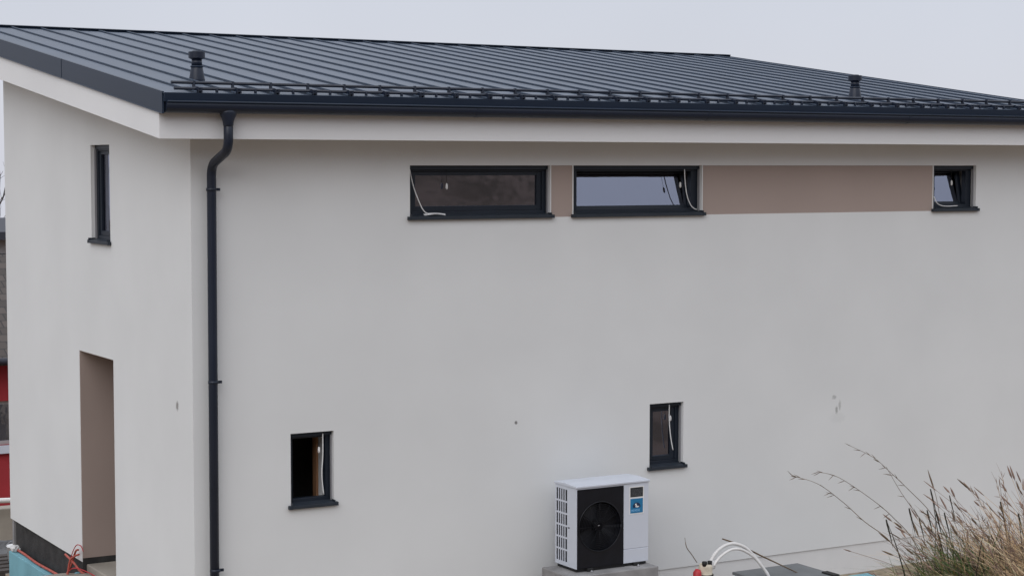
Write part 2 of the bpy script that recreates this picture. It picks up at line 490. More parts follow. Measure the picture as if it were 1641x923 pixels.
# entrance niche lined in taupe
nb = MB()
n0, n1, nz = GD[0], GD[1], GDZ[1]
nb.box((0.004, n1 - 0.006, 0.045), (1.5, n1 + 0.1, nz))
nb.box((0.004, n0 - 0.1, 0.045), (1.5, n0 + 0.006, nz))
nb.box((0.004, n0 + 0.0065, nz - 0.006), (1.5, n1 - 0.0065, nz + 0.1))
nb.box((1.40, n0 + 0.0065, 2.15), (1.5, n1 - 0.0065, nz - 0.0065))
nb.build("entrance_niche", M['taupe'], house)
db = MB(); db.box((1.42, n0 + 0.012, 0.05), (1.48, n1 - 0.012, 2.146))
door = db.build("door", M['frame'], house, 0.004)
hb = MB(); hb.tube([(1.41, n0 + 0.15, 0.7), (1.36, n0 + 0.15, 0.7), (1.36, n0 + 0.15, 1.5), (1.41, n0 + 0.15, 1.5)], 0.014)
hb.build("handle", M['alu'], door)
fb = MB(); fb.box((0.05, n0 - 0.05, -0.5), (1.6, n1 - 0.004, -0.03))
fb.build("threshold", M['beigewall'], house, 0.01)
fb = MB(); fb.box((0.006, n1 - 0.003, -0.3), (1.5, n1 + 0.05, 0.044)); fb.build("base_strip", M['bitumen'], house)
fb = MB(); fb.box((0.02, HD - 0.085, -2.4), (0.30, HD - 0.01, -0.004)); fb.build("corner_strip", M['concrete'], house)

# dark inside: floors and cross walls
fb = MB()
fb.box((0.41, 0.41, -0.3), (HX - 0.41, HD - 0.41, -0.05)); fb.box((0.41, 0.41, 2.75), (HX - 0.41, HD - 0.41, 3.0))
fb.box((1.72, 2.0, -0.049), (1.85, HD - 0.41, 2.749)); fb.box((0.41, 1.95, -0.049), (HX - 0.41, 2.05, 2.749))
fb.box((4.40, 0.41, 3.001), (4.50, HD - 0.41, 5.2)); fb.box((8.4, 0.41, 3.001), (8.5, HD - 0.41, 5.2))
fb.box((0.41, 3.0, 3.001), (HX - 0.41, 3.1, 5.4))
fb.build("interior", M['interior'], house)

# eaves box: rendered fascia and soffit
eb = MB()
prof = [(EY, soffit_z(EY)), (RY - 0.02, soffit_z(RY - 0.02)), (RY - 0.02, roof_z(RY - 0.02) - 0.05), (EY, 5.352)]
eb.prism([(VX0, y, z) for y, z in prof], (VX1 - VX0, 0, 0))
eb.build("fascia", M['fascia'], house, 0.004)

# ---------------- roof: pans with standing seams
RX0, RX1 = -0.498, 12.285
Y0 = -0.618
def ridge_lift(x): return 0.020 - 0.040 * (x / 12.28)       # the ridge line is not dead level
def rz(x, y): return roof_z(y) + ridge_lift(x) * (y - Y0) / (RY - Y0)
SEAM0, PITCH = 0.245, 0.4036
seams = [SEAM0 + PITCH * k for k in range(-1, 30) if RX0 + 0.15 < SEAM0 + PITCH * k < RX1 - 0.1]
rb = MB()
xs_r = [RX0] + seams + [RX1]
for i in range(len(xs_r) - 1):
    a, b = xs_r[i], xs_r[i+1]
    NY = 10
    for k in range(NY):                                  # each pan slightly dished, as thin sheet lies
        y0 = Y0 + (RY - Y0) * k / NY; y1 = Y0 + (RY - Y0) * (k + 1) / NY
        ms = [a, a + 0.03, (a + b) / 2, b - 0.03, b]
        def dz(x, y, j):
            return (0, 0.0, 0.0012 * mnoise.noise(Vector((x * 3, y * 0.8, i * 1.7))), 0.0, 0)[j]
        for j in range(4):
            f = rb.face([(ms[j], y0, rz(ms[j], y0) + dz(ms[j], y0, j)), (ms[j+1], y0, rz(ms[j+1], y0) + dz(ms[j+1], y0, j+1)),
                     (ms[j+1], y1, rz(ms[j+1], y1) + dz(ms[j+1], y1, j+1)), (ms[j], y1, rz(ms[j], y1) + dz(ms[j], y1, j))])
            f.smooth = True
bmesh.ops.remove_doubles(rb.bm, verts=rb.bm.verts, dist=0.0004)
for s in seams:                                          # the seams stand 32 mm, folded over at the top
    p = [(s + dx, Y0 + 0.002, rz(s, Y0) + dz_) for dx, dz_ in ((-0.002, -0.004), (0.002, -0.004), (0.002, 0.013), (0.006, 0.012), (0.006, 0.022), (-0.009, 0.022), (-0.009, 0.010), (-0.002, 0.013))]
    rb.prism(p, (0, RY - Y0 - 0.03, rz(s, RY - 0.03) - rz(s, Y0)))
# underside
rb.face([(RX0 + .02, EY - 0.01, roof_z(EY) - 0.03), (RX1 - .02, EY - 0.01, roof_z(EY) - 0.03), (RX1 - .02, RY - 0.05, roof_z(RY - 0.05) - 0.03), (RX0 + .02, RY - 0.05, roof_z(RY - 0.05) - 0.03)])
roof = rb.build("roof", M['metal'], house, recalc=False)

# verge flashing: vertical sheet with a folded drip edge, in lengths with a lap joint
def verge(xo, xi):
    vb = MB()
    ybreaks = [Y0 + 0.03, 2.70, 6.3, RY]
    for k in range(3):
        ya, yb = ybreaks[k], ybreaks[k+1] - (0.010 if k < 2 else 0)
        off = 0.0 if k % 2 == 0 else -0.003 * (1 if xo < xi else -1)
        def zt(y): return rz(xo, y)
        x_o = xo + off
        poly = lambda y: [(x_o, y, zt(y) + 0.010), (x_o, y, zt(y) - 0.195), (x_o - 0.012 * (1 if xo < xi else -1), y, zt(y) - 0.202), (xi, y, zt(y) - 0.202), (xi, y, zt(y) + 0.010)]
        a = poly(ya); b = poly(yb)
        va = [vb.v(p) for p in a]; v2 = [vb.v(p) for p in b]; n = len(a)
        vb.bm.faces.new(va); vb.bm.faces.new(v2[::-1])
        for i in range(n):
            j = (i + 1) % n; vb.bm.faces.new((va[i], v2[i], v2[j], va[j]))
    return vb.build("verge_flashing", M['metal2'], roof)
verge(RX0, RX0 + 0.022); verge(RX1, RX1 - 0.022)
cb = MB()
cb.prism([(RX0 - 0.004, RY - 0.05, rz(RX0, RY - 0.05) + 0.036), (RX0 - 0.004, RY + 0.02, rz(RX0, RY) + 0.040), (RX0 - 0.004, RY + 0.02, rz(RX0, RY) - 0.22),
          (RX0 - 0.004, RY - 0.012, rz(RX0, RY) - 0.22), (RX0 - 0.004, RY - 0.012, rz(RX0, RY - 0.05) + 0.0)],
         (RX1 - RX0 + 0.008, 0, ridge_lift(RX1) - ridge_lift(RX0)))
cb.build("ridge_cap", M['metal2'], roof)
# drip edge under the pans, standing in front of the gutter's back
dbm = MB()
dbm.prism([(RX0 + 0.012, Y0 - 0.010, roof_z(Y0) + 0.004), (RX0 + 0.012, Y0 + 0.03, roof_z(Y0) - 0.004), (RX0 + 0.012, Y0 + 0.03, 5.355), (RX0 + 0.012, Y0 + 0.004, 5.355)], (RX1 - RX0 - 0.024, 0, 0))
dbm.build("drip_edge", M['metal2'], roof, 0.002)

# ---------------- gutter: deep half-round with a rolled bead
gb = MB()
GX0, GX1 = -0.458, 12.25
pr = []
gy, gz, gr = -0.556, 5.322, 0.072
outer = [(gy - gr, gz + 0.034)] + [(gy - gr * math.cos(a), gz - gr * math.sin(a)) for a in [math.pi * k / 14 for k in range(15)]] + [(gy + gr, gz + 0.03)]
inner = [(gy + (y - gy) * 0.955, gz + (z - gz) * 0.955 if z < gz else z) for y, z in outer][::-1]
poly = [(GX0, y, z) for y, z in outer + inner]
va = [gb.v(p) for p in poly]; v2 = [gb.v((GX1, p[1], p[2])) for p in poly]
for i in range(len(poly)):
    j = (i + 1) % len(poly); gb.bm.faces.new((va[i], v2[i], v2[j], va[j])).smooth = True
gutter = gb.build("gutter", M['gutter'], house)
bb = MB(); bb.tube([(GX0, gy - gr - 0.003, gz + 0.036), (GX1, gy - gr - 0.003, gz + 0.036)], 0.0105, 10)
bb.build("bead", M['metal2'], gutter)
for xx in (GX0 - 0.006, GX1):
    MB().prism([(xx, y, z) for y, z in outer], (0.006, 0, 0)).build("end_cap", M['gutter'], gutter)
for xx in (2.95, 5.95, 8.95):                           # joint sleeves of the gutter lengths
    MB().prism([(xx, gy + (y - gy) * 1.03, gz + (z - gz) * 1.03) for y, z in outer], (0.05, 0, 0)).build("joint_sleeve", M['gutter'], gutter)

# ---------------- downpipe with swan neck
DX = 0.19
pts = [(DX, gy, 5.27), (DX, gy, 5.02)]
def arc_pts(p0, p1, p2, n=7):
    p0, p1, p2 = map(Vector, (p0, p1, p2))
    return [p0 * (1-t)**2 + p1 * 2*t*(1-t) + p2 * t*t for t in [k / n for k in range(n + 1)]]
pts = [(DX, gy, 5.27), (DX, gy, 5.03)]
pts += arc_pts((DX, gy, 5.01), (DX, gy, 4.90), (DX, gy + 0.10, 4.865))
pts += arc_pts((DX, -0.18, 4.775), (DX, -0.085, 4.735), (DX, -0.085, 4.63))
pts += [(DX - 0.004, -0.085, 3.0), (DX - 0.01, -0.085, -0.45)]
dp = MB(); dp.tube(pts, 0.047, 20); downpipe = dp.build("downpipe", M['gutter'], house)
ob = MB(lambda p: Vector((DX + (p.x - DX) * (1 + 0.42 * smooth((p.z - 5.165) / 0.09)), p.y, p.z))); ob.lathe([(0.047, -0.14), (0.051, -0.125), (0.056, -0.09), (0.058, -0.06), (0.060, -0.035), (0.062, -0.005), (0.062, 0.02)], (DX, gy, 5.262), 24)
ob.build("outlet", M['gutter'], downpipe)
for z in (4.50, 2.55, 0.62):
    kb = MB(); kb.lathe([(0.049, -0.016), (0.053, -0.014), (0.053, 0.014), (0.049, 0.016)], (DX - 0.003, -0.085, z), 20)
    kb.box((DX + 0.045, -0.095, z - 0.014), (DX + 0.088, -0.075, z + 0.014))
    kb.tube([(DX + 0.04, -0.05, z), (DX + 0.04, 0.01, z)], 0.006, 8)
    kb.build("pipe_clip", M['gutter'], downpipe)

# ---------------- snow guard
sg = MB()
PY1, PY2 = -0.42, -0.505
PZ1, PZ2 = roof_z(PY1) + 0.083, roof_z(PY2) + 0.034
def pipe(y, z, x0):
    return MB().tube([(x0, y, z), (12.15, y, z + 0.0)], 0.0155, 10)
snow = thing("snow_guard", (0, -0.45, 5.48), "x", "x"); del snow["label"]; del snow["category"]
snow.parent = house
pipe(PY1, PZ1, -0.345).build("guard_pipe", M['gutter'], snow)
pipe(PY2, PZ2, -0.345).build("guard_pipe", M['gutter'], snow)
def bracket_mesh():
    b = MB()
    z0 = roof_z(-0.45)
    prof = [(PY1 + 0.016, roof_z(PY1) + 0.03), (PY1 + 0.016, PZ1 + 0.020), (PY1 - 0.016, PZ1 + 0.020), (PY1 - 0.022, PZ2 + 0.028), (PY2 - 0.016, PZ2 + 0.018), (PY2 - 0.016, PZ2 - 0.014), (-0.60, roof_z(-0.60) + 0.034), (-0.60, roof_z(-0.60) + 0.018)]
    b.prism([(-0.010, y, z) for y, z in prof], (0.020, 0, 0))
    b.box((-0.025, -0.60, roof_z(-0.48) - 0.012), (-0.0105, -0.36, roof_z(-0.48) + 0.036))
    b.box((0.0105, -0.60, roof_z(-0.48) - 0.012), (0.025, -0.36, roof_z(-0.48) + 0.036))
    b.tube([(-0.034, PY2 + 0.02, roof_z(PY2) + 0.02), (0.034, PY2 + 0.02, roof_z(PY2) + 0.02)], 0.009, 6)
    return b
BR0, BRP = -0.114, 0.4048
b0 = bracket_mesh().build("guard_bracket", M['gutter'], snow)
base_loc = Vector(b0.location)
st = MB(); st.box((-0.012, -0.02, -0.034), (0.012, 0.0, 0.004)); st.tube([(0, -0.012, 0.012), (0, -0.012, -0.05)], 0.009, 8)
s0 = st.build("ice_stop", M['gutter'], snow, loc=(BR0 + BRP / 2, PY2 - 0.004, PZ2 - 0.002))
s_loc = Vector(s0.location)
for k in range(31):
    xx = BR0 + BRP * k
    if xx > 12.1: break
    if k == 0: b0.location = base_loc + Vector((xx, 0, 0))
    else: copy_to(b0, base_loc + Vector((xx, 0, 0)), snow)
    if k and xx + BRP / 2 < 12.1: copy_to(s0, s_loc + Vector((BRP * k, 0, 0)), snow)

# ---------------- two roof vents
def vent(x, y, k):
    z = roof_z(y)
    vb = MB(); vb.lathe([(0.086, -0.03), (0.083, 0.01), (0.063, 0.125 * k), (0.060, 0.135 * k)], (x, y, z), 24)
    v_ = vb.build("roof_vent", M['gutter'], house)
    MB().lathe([(0.065, 0.136 * k), (0.068, 0.140 * k), (0.068, 0.150 * k), (0.065, 0.154 * k)], (x, y, z), 24).build("collar", M['metal2'], v_)
    MB().lathe([(0.056, 0.1545 * k), (0.054, 0.218 * k)], (x, y, z), 24).build("neck", M['gutter'], v_)
    cm = MB(); cm.lathe([(0.055, 0.2185 * k), (0.076, 0.228 * k), (0.086, 0.232 * k), (0.086, 0.296 * k), (0.0850, 0.2975 * k), (0.050, 0.300 * k), (0.045, 0.308 * k), (0.010, 0.311 * k)], (x, y, z), 24)
    for f in cm.bm.faces: f.smooth = False
    cm.build("cap", M['gutter'], v_)
    return v_
vent(0.345, 0.71, 1.0)
v2_ = vent(9.05, 0.50, 0.95); v2_["label"] = "far roof vent seen against the thin end of the roof"

# ================================================================== windows
def window(name, pos, u, z, label, sash='closed', hinge_deg=17.0, cable=None, cable_r=0.006, tag_uz=None, extra=None, flip=False):
    u0, u1 = u; z0, z1 = z
    D0 = 0.068 if pos is gable else 0.088                                           # frame plane behind the facade
    fn = lambda p: Vector(pos(p.x, p.y, p.z))
    fw = 0.095 if sash == 'tilted' else 0.055
    def ring(mb, a, b, c, d, w, y0, y1, wb=None, wt=None):
        wb = wb or w; wt = wt or w
        mb.box((a, y0, c), (a + w, y1, d)); mb.box((b - w, y0, c), (b, y1, d))
        mb.box((a + w, y0, c), (b - w, y1, c + wb)); mb.box((a + w, y0, d - wt), (b - w, y1, d))
    f = MB(fn)
    ring(f, u0 + 0.003, u1 - 0.003, z0 + 0.012, z1 - 0.003, fw, D0, D0 + 0.075, 0.045, 0.065)
    wo = f.build(name, M['frame'], house, 0.003)
    if label: wo["label"] = label
    # blind housing closing the head of the opening
    h = MB(fn); h.box((u0 + 0.003, 0.05, z1 - 0.045), (u1 - 0.003, D0 - 0.002, z1 - 0.002)); h.build("blind_housing", M['frame'], wo)
    # guide rails on both reveals
    for a in (u0 + 0.002, u1 - 0.016):
        gm = MB(fn); gm.box((a, 0.040, z0 + 0.02), (a + 0.014, 0.064, z1 - 0.05)); gm.build("guide_rail", M['alu'], wo)
    # sill
    s = MB(fn)
    prof = [(D0 - 0.001, z0 + 0.022), (D0 - 0.001, z0 + 0.006), (-0.032, z0 - 0.004), (-0.034, z0 - 0.030), (-0.042, z0 - 0.030), (-0.042, z0 + 0.004)]
    s.prism([(u0 + 0.001, y, zz) for y, zz in prof], (u1 - u0 - 0.002, 0, 0))
    for a, b in ((u0 - 0.034, u0 - 0.0), (u1 + 0.0, u1 + 0.034)):
        s.box((a, -0.044, z0 - 0.031), (b, -0.002, z0 + 0.007))
        e0 = u0 - 0.004 if b <= u0 + 0.001 else u1 - 0.006
    s.box((u0 + 0.0015, -0.044, z0 - 0.029), (u0 + 0.008, 0.084, z0 + 0.030)); s.box((u1 - 0.008, -0.044, z0 - 0.029), (u1 - 0.0015, 0.084, z0 + 0.030))
    s.build("sill", M['sill'], wo, 0.0015)
    # sash with its pane
    a, b, c, d = u0 + 0.040, u1 - 0.040, z0 + 0.044, z1 - 0.050
    ys0 = D0 + 0.012
    if sash == 'tilted':
        piv = Vector((0, ys0 + 0.07, c)); rot = Matrix.Rotation(R(-hinge_deg), 4, 'X')
        tf = lambda p: fn(piv + rot @ (Vector(p) - piv))
        a += 0.02; b -= 0.02; c += 0.002
        ys0 = D0 + 0.0765; 
    elif sash == 'open':
        piv = Vector((a, D0 + 0.0765, 0)); rot = Matrix.Rotation(R(82), 4, 'Z')
        tf = lambda p: fn(piv + rot @ (Vector(p) - piv)); ys0 = D0 + 0.08; a += 0.03; b -= 0.03; c += 0.01; d -= 0.01
    else:
        tf = fn; ys0 = D0 + 0.0765 - 0.060; a = u0 + 0.003 + fw + 0.001; b = u1 - 0.003 - fw - 0.001; c = z0 + 0.058; d = z1 - 0.069
    sw = 0.058 if sash != 'tilted' else 0.05
    sm = MB(tf); ring(sm, a, b, c, d, sw, ys0, ys0 + 0.06, sw * 0.95, sw * 0.7); sm.build("sash", M['frame'], wo, 0.003)
    pm = MB(tf); pm.box((a + sw - 0.004, ys0 + 0.022, c + sw * 0.95 - 0.004), (b - sw + 0.004, ys0 + 0.028, d - sw * 0.7 + 0.004)); pm.build("pane", M['glass'], wo)
    if tag_uz:
        tu, tz = tag_uz
        t_ = MB(fn); t_.tube([(tu - 0.002, 0.078, z1 - 0.046), (tu, 0.072, tz + 0.03)], 0.0022, 6); t_.build("cord", M['black'], wo)
        t_ = MB(fn); t_.tube([(tu, 0.072, tz + 0.034), (tu, 0.071, tz + 0.02), (tu, 0.07, tz - 0.02), (tu, 0.07, tz - 0.034)], [0.004, 0.012, 0.013, 0.006], 10); t_.build("cord_weight", M['white_plastic'], wo)
    if cable:
        c_ = MB(fn)
        P = [Vector(p) for p in cable]; S = []
        for i in range(len(P) - 1):
            p0 = P[max(i-1, 0)]; p1 = P[i]; p2 = P[i+1]; p3 = P[min(i+2, len(P)-1)]
            for k in range(5):
                t = k / 5
                S.append(0.5 * ((2*p1) + (p2-p0)*t + (2*p0-5*p1+4*p2-p3)*t*t + (3*p1-p0-3*p2+p3)*t**3))
        S.append(P[-1])
        c_.tube(S, cable_r, 8); c_.build("cable", M['white_plastic'], wo)
    if extra: extra(wo, fn)
    return wo

def w1_extra(wo, fn):                                    # flattened plastic bag at the cable end, lying on the sill
    b = MB(fn)
    cx, cz = 2.655, UB + 0.030
    n = 12; top = []; bot = []
    for i in range(n + 1):
        t = i / n; u = cx + (t) * 0.26
        w = 0.030 * math.sin(math.pi * (0.12 + 0.88 * t)) ** 0.7 * (1 - 0.5 * t)
        z_ = UB + 0.022 + 0.012 * math.sin(math.pi * t)
        top.append((u, 0.030 + w, z_ + 0.010)); bot.append((u, 0.022 - w, z_ - 0.004))
    for i in range(n):
        b.face([bot[i], bot[i+1], top[i+1], top[i]])
        b.face([(bot[i][0], bot[i][1], bot[i][2] - 0.004), (bot[i+1][0], bot[i+1][1], bot[i+1][2] - 0.004), (top[i+1][0], top[i+1][1], top[i+1][2] - 0.004), (top[i][0], top[i][1], top[i][2] - 0.004)])
    b.build("cable_wrap", M['white_plastic'], wo)
def l1_extra(wo, fn):                                    # raw timber post standing just inside
    b = MB(fn); b.box((1.535, 0.405, 0.3), (1.64, 0.50, 2.6)); b.build("timber_post", M['wood'], wo, 0.004)

window("window", front, W1, (UB, UT), "long upper window with its sash shut", 'closed',
       cable=[(2.50, 0.07, UT - 0.03), (2.545, 0.06, UT - 0.23), (2.62, 0.045, UB + 0.13), (2.665, 0.03, UB + 0.055), (2.72, 0.02, UB + 0.032), (2.80, 0.02, UB + 0.03)],
       tag_uz=(2.955, 4.515), extra=w1_extra)
window("window", front, W2, (UB, UT), "long upper window with its sash tilted inwards", 'tilted', 11,
       cable=[(6.105, 0.06, UT - 0.03), (6.115, 0.055, UT - 0.20), (6.14, 0.05, UB + 0.20), (6.19, 0.045, UB + 0.09), (6.245, 0.04, UB + 0.045), (6.27, 0.04, UB + 0.04)],
       tag_uz=(6.055, 4.515))
window("window", front, W3, (UB, UT), "small upper window with its sash tilted inwards", 'tilted', 11,
       cable=[(9.985, 0.04, UB + 0.16), (10.02, 0.03, UB + 0.085), (10.09, 0.02, UB + 0.045), (10.2, 0.015, UB + 0.035), (10.36, 0.01, UB + 0.04)],
       tag_uz=(10.31, 4.52))
window("window", front, L1, L1Z, "small lower window standing open beside the downpipe", 'open',
       cable=[(1.455, 0.05, 1.92), (1.455, 0.05, 1.70), (1.44, 0.045, 1.48), (1.458, 0.04, 1.27)], tag_uz=(1.42, 1.745), extra=l1_extra)
window("window", front, L2, L2Z, "small lower window above the heat pump", 'closed',
       cable=[(5.905, 0.05, 1.94), (5.905, 0.05, 1.75), (5.925, 0.045, 1.55), (5.955, 0.04, 1.40)], tag_uz=(5.935, 1.775))
window("window", gable, G1, G1Z, "tall narrow gable window", 'closed')

# ================================================================== heat pump on its concrete base
BX0, BX1, BY0, BY1, BZ = 3.985, 5.150, -0.845, -0.235, 0.272
cb = MB(); cb.box((BX0, BY0, -0.6), (BX1, BY1, BZ))
o = cb.build("concrete_base", M['concrete'], None, 0.012)
tag(o, "grey concrete block carrying the white heat pump", "concrete base")

hx0, hx1, hyf, hyb, hz0, hz1 = 4.153, 5.112, -0.690, -0.250, 0.310, 1.235
hp = thing("heat_pump", ((hx0 + hx1) / 2, (hyf + hyb) / 2, BZ), "white outdoor heat pump unit with black fan panel on a concrete block", "heat pump")
px1 = hx0 + 0.652 * (hx1 - hx0)                          # the black panel ends here
T = 0.02
c = MB()
# left side: frame around the grille opening
gy0, gy1 = hyf + 0.19, hyb - 0.022
gzz0, gzz1 = hz0 + 0.045, hz1 - 0.07
c.box((hx0, hyf, hz0), (hx0 + T, gy0, hz1 - 0.028)); c.box((hx0, gy1, hz0), (hx0 + T, hyb, hz1 - 0.028))
c.box((hx0, gy0, hz0), (hx0 + T, gy1, gzz0)); c.box((hx0, gy0, gzz1), (hx0 + T, gy1, hz1 - 0.028))
# right front panel, right side, back
c.box((px1, hyf, hz0 + 0.160), (hx1, hyf + T, hz1 - 0.028))
c.box((px1, hyf, hz0), (hx1, hyf + T, hz0 + 0.152))
c.box((px1 + 0.004, hyf + 0.006, hz0 + 0.15), (hx1 - 0.004, hyf + T - 0.002, hz0 + 0.162))
c.box((hx1 - T, hyf + T, hz0), (hx1, hyb, hz1 - 0.028)); c.box((hx0 + T, hyb - T, hz0), (hx1 - T, hyb, hz1 - 0.028))
c.box((hx0 + T, hyf + 0.03, hz0), (hx1 - T, hyb - T, hz0 + 0.015))
c.box((hx0 + T, hyf, hz1 - 0.045), (px1, hyf + T, hz1 - 0.028)); 
casing = c.build("casing", M['hp_white'], hp, 0.003)
gl = MB()
gw = gy1 - gy0; gh = gzz1 - gzz0
for i in range(1, 5):
    yy = gy0 + gw * i / 5; gl.box((hx0 + 0.001, yy - 0.009, gzz0), (hx0 + 0.004, yy + 0.009, gzz1))
for k in range(1, 6):
    zz = gzz0 + gh * k / 6; gl.box((hx0 + 0.0014, gy0, zz - 0.010), (hx0 + 0.0036, gy1, zz + 0.010))
gl.build("side_grille", M['hp_white'], hp)
gl = MB(); gl.box((hx0 + 0.0062, gy0 + 0.001, gzz0 + 0.001), (hx0 + 0.0195, gy1 - 0.001, gzz1 - 0.001)); gl.build("coil", M['hp_slot'], hp)
l = MB()
l.prism([(hx0 - 0.012, hyf - 0.014, hz1 - 0.028), (hx0 - 0.012, hyb + 0.01, hz1 - 0.028), (hx0 - 0.012, hyb + 0.01, hz1 - 0.004), (hx0 - 0.012, (hyf + hyb) / 2, hz1 + 0.008), (hx0 - 0.012, hyf - 0.014, hz1 - 0.004)], (hx1 - hx0 + 0.024, 0, 0))
l.build("lid", M['hp_white'], hp, 0.006)
# black fan panel with a round opening
fcx, fcz, fr_ = (hx0 + px1) / 2 - 0.005, (hz0 + hz1) / 2 - 0.01, 0.272
p = MB()
NS = 64
rect = []
xa, xb, za, zb = hx0 + 0.012, px1 - 0.004, hz0 + 0.004, hz1 - 0.046
for k in range(NS):
    a = 2 * math.pi * k / NS; ca, sa = math.cos(a), math.sin(a)
    tt = min(((xb if ca > 0 else xa) - fcx) / ca if abs(ca) > 1e-6 else 9, ((zb if sa > 0 else za) - fcz) / sa if abs(sa) > 1e-6 else 9)
    rect.append((fcx + ca * tt, fcz + sa * tt))
for corner in ((xa, za), (xb, za), (xb, zb), (xa, zb)):
    k = min(range(NS), key=lambda i: (rect[i][0] - corner[0]) ** 2 + (rect[i][1] - corner[1]) ** 2); rect[k] = corner
yf_ = hyf - 0.004
for k in range(NS):
    j = (k + 1) % NS; a, b = 2 * math.pi * k / NS, 2 * math.pi * j / NS
    c0 = (fcx + fr_ * math.cos(a), fcz + fr_ * math.sin(a)); c1 = (fcx + fr_ * math.cos(b), fcz + fr_ * math.sin(b))
    p.face([(rect[k][0], yf_, rect[k][1]), (rect[j][0], yf_, rect[j][1]), (c1[0], yf_, c1[1]), (c0[0], yf_, c0[1])])
    p.face([(c0[0], yf_, c0[1]), (c1[0], yf_, c1[1]), (c1[0], yf_ + 0.09, c1[1]), (c0[0], yf_ + 0.09, c0[1])])
    p.face([(rect[k][0], yf_, rect[k][1]), (rect[j][0], yf_, rect[j][1]), (rect[j][0], yf_ + 0.02, rect[j][1]), (rect[k][0], yf_ + 0.02, rect[k][1])])
panel = p.build("fan_panel", M['hp_black'], hp)
rg = MB()
rg.tube([(fcx + (fr_ + 0.004) * math.cos(2*math.pi*k/48), yf_ - 0.004, fcz + (fr_ + 0.004) * math.sin(2*math.pi*k/48)) for k in range(49)], 0.006, 8)
for rr in (0.05, 0.07, 0.09, 0.11, 0.13, 0.15, 0.17, 0.19, 0.21, 0.23, 0.25):
    rg.tube([(fcx + rr * math.cos(2*math.pi*k/40), yf_ - 0.002, fcz + rr * math.sin(2*math.pi*k/40)) for k in range(41)], 0.0022, 5)
for k in range(12):
    a = 2 * math.pi * k / 12
    rg.tube([(fcx + 0.05 * math.cos(a), yf_ + 0.001, fcz + 0.05 * math.sin(a)), (fcx + fr_ * math.cos(a), yf_ + 0.001, fcz + fr_ * math.sin(a))], 0.0025, 5)
rg.build("fan_guard", M['hp_black'], panel)
fan = MB()
for k in range(3):
    a0 = 2 * math.pi * k / 3 + 0.4
    for i in range(6):
        A, B = a0 + 0.17 * i, a0 + 0.17 * (i + 1)
        yA, yB = yf_ + 0.045 + 0.008 * i, yf_ + 0.045 + 0.008 * (i + 1)
        q = [(fcx + 0.05 * math.cos(A), yA, fcz + 0.05 * math.sin(A)), (fcx + 0.255 * math.cos(A), yA, fcz + 0.255 * math.sin(A)),
             (fcx + 0.255 * math.cos(B), yB, fcz + 0.255 * math.sin(B)), (fcx + 0.05 * math.cos(B), yB, fcz + 0.05 * math.sin(B))]
        fan.face(q)
fan.tube([(fcx, yf_ + 0.03, fcz), (fcx, yf_ + 0.11, fcz)], 0.055, 20)
fan.build("fan", M['fan'], hp)
bk = MB(); bk.box((xa, yf_ + 0.12, za), (xb, yf_ + 0.13, zb)); bk.build("fan_backing", M['hp_slot'], hp)
sc_ = MB(); sc_.tube([(fcx - 0.03, yf_ - 0.006, fcz + 0.01), (fcx - 0.005, yf_ - 0.006, fcz + 0.014)], 0.004, 6); sc_.build("hub_clip", M['alu'], panel)
# nameplate and sticker
def on_front(x, z, dy=0.0): return (x, hyf - dy, z)
def fx(zx): return hx0 + (zx - 330) / 575 * (hx1 - hx0)        # fractions measured along the front
sx0, sx1 = fx(757), fx(858)
sz = lambda t: hz1 - 0.028 - t
st_ = MB(); st_.box((sx0 - 0.012, hyf - 0.002, sz(0.352)), (sx1 + 0.014, hyf + 0.002, sz(0.040))); rim = st_.build("sticker_border", M['white_plastic'], hp)
st_ = MB(); st_.box((sx0, hyf - 0.0035, sz(0.158)), (sx1, hyf - 0.001, sz(0.052))); plate = st_.build("nameplate", M['plate'], hp)
tx = MB()
random.seed(5)
for r_ in range(6):
    zz = sz(0.070 + r_ * 0.0135); xx = sx0 + 0.014
    while xx < sx1 - 0.022:
        w_ = random.uniform(0.006, 0.022); w_ = min(w_, sx1 - 0.010 - xx)
        tx.box((xx, hyf - 0.0045, zz - 0.0065), (xx + w_, hyf - 0.003, zz)); xx += w_ + 0.006
tx.build("print", M['plate_txt'], plate)
st_ = MB(); st_.box((sx0, hyf - 0.0035, sz(0.340)), (sx1, hyf - 0.001, sz(0.176))); stick = st_.build("sticker", M['blue'], hp)
scx, scz = (sx0 + sx1) / 2, sz(0.256)
def disc(mb, cx, cz, rx, rz_, y, n=28, a0=0, a1=2*math.pi):
    ptsd = [(cx + rx * math.cos(a0 + (a1 - a0) * k / n), y, cz + rz_ * math.sin(a0 + (a1 - a0) * k / n)) for k in range(n if a1 - a0 > 6 else n + 1)]
    mb.prism(ptsd, (0, 0.001, 0))
e_ = MB(); disc(e_, scx, scz - 0.008, 0.050, 0.042, hyf - 0.0048, 28, -0.35, math.pi + 0.35); e_.build("emblem_ground", M['navy'], stick)
e_ = MB(); disc(e_, scx + 0.006, scz - 0.006, 0.027, 0.015, hyf - 0.0062, 20, math.pi, 2 * math.pi + 0.001); disc(e_, scx - 0.012, scz + 0.012, 0.011, 0.012, hyf - 0.0062)
e_.prism([(scx - 0.019, hyf - 0.0066, scz + 0.004), (scx + 0.002, hyf - 0.0066, scz - 0.008), (scx + 0.004, hyf - 0.0066, scz + 0.002), (scx - 0.008, hyf - 0.0066, scz + 0.014)], (0, 0.001, 0))
e_.build("emblem", M['white_plastic'], stick)
e_ = MB()                                                # row of blurred lettering, not legible in the photograph
xx = sx0 + 0.016
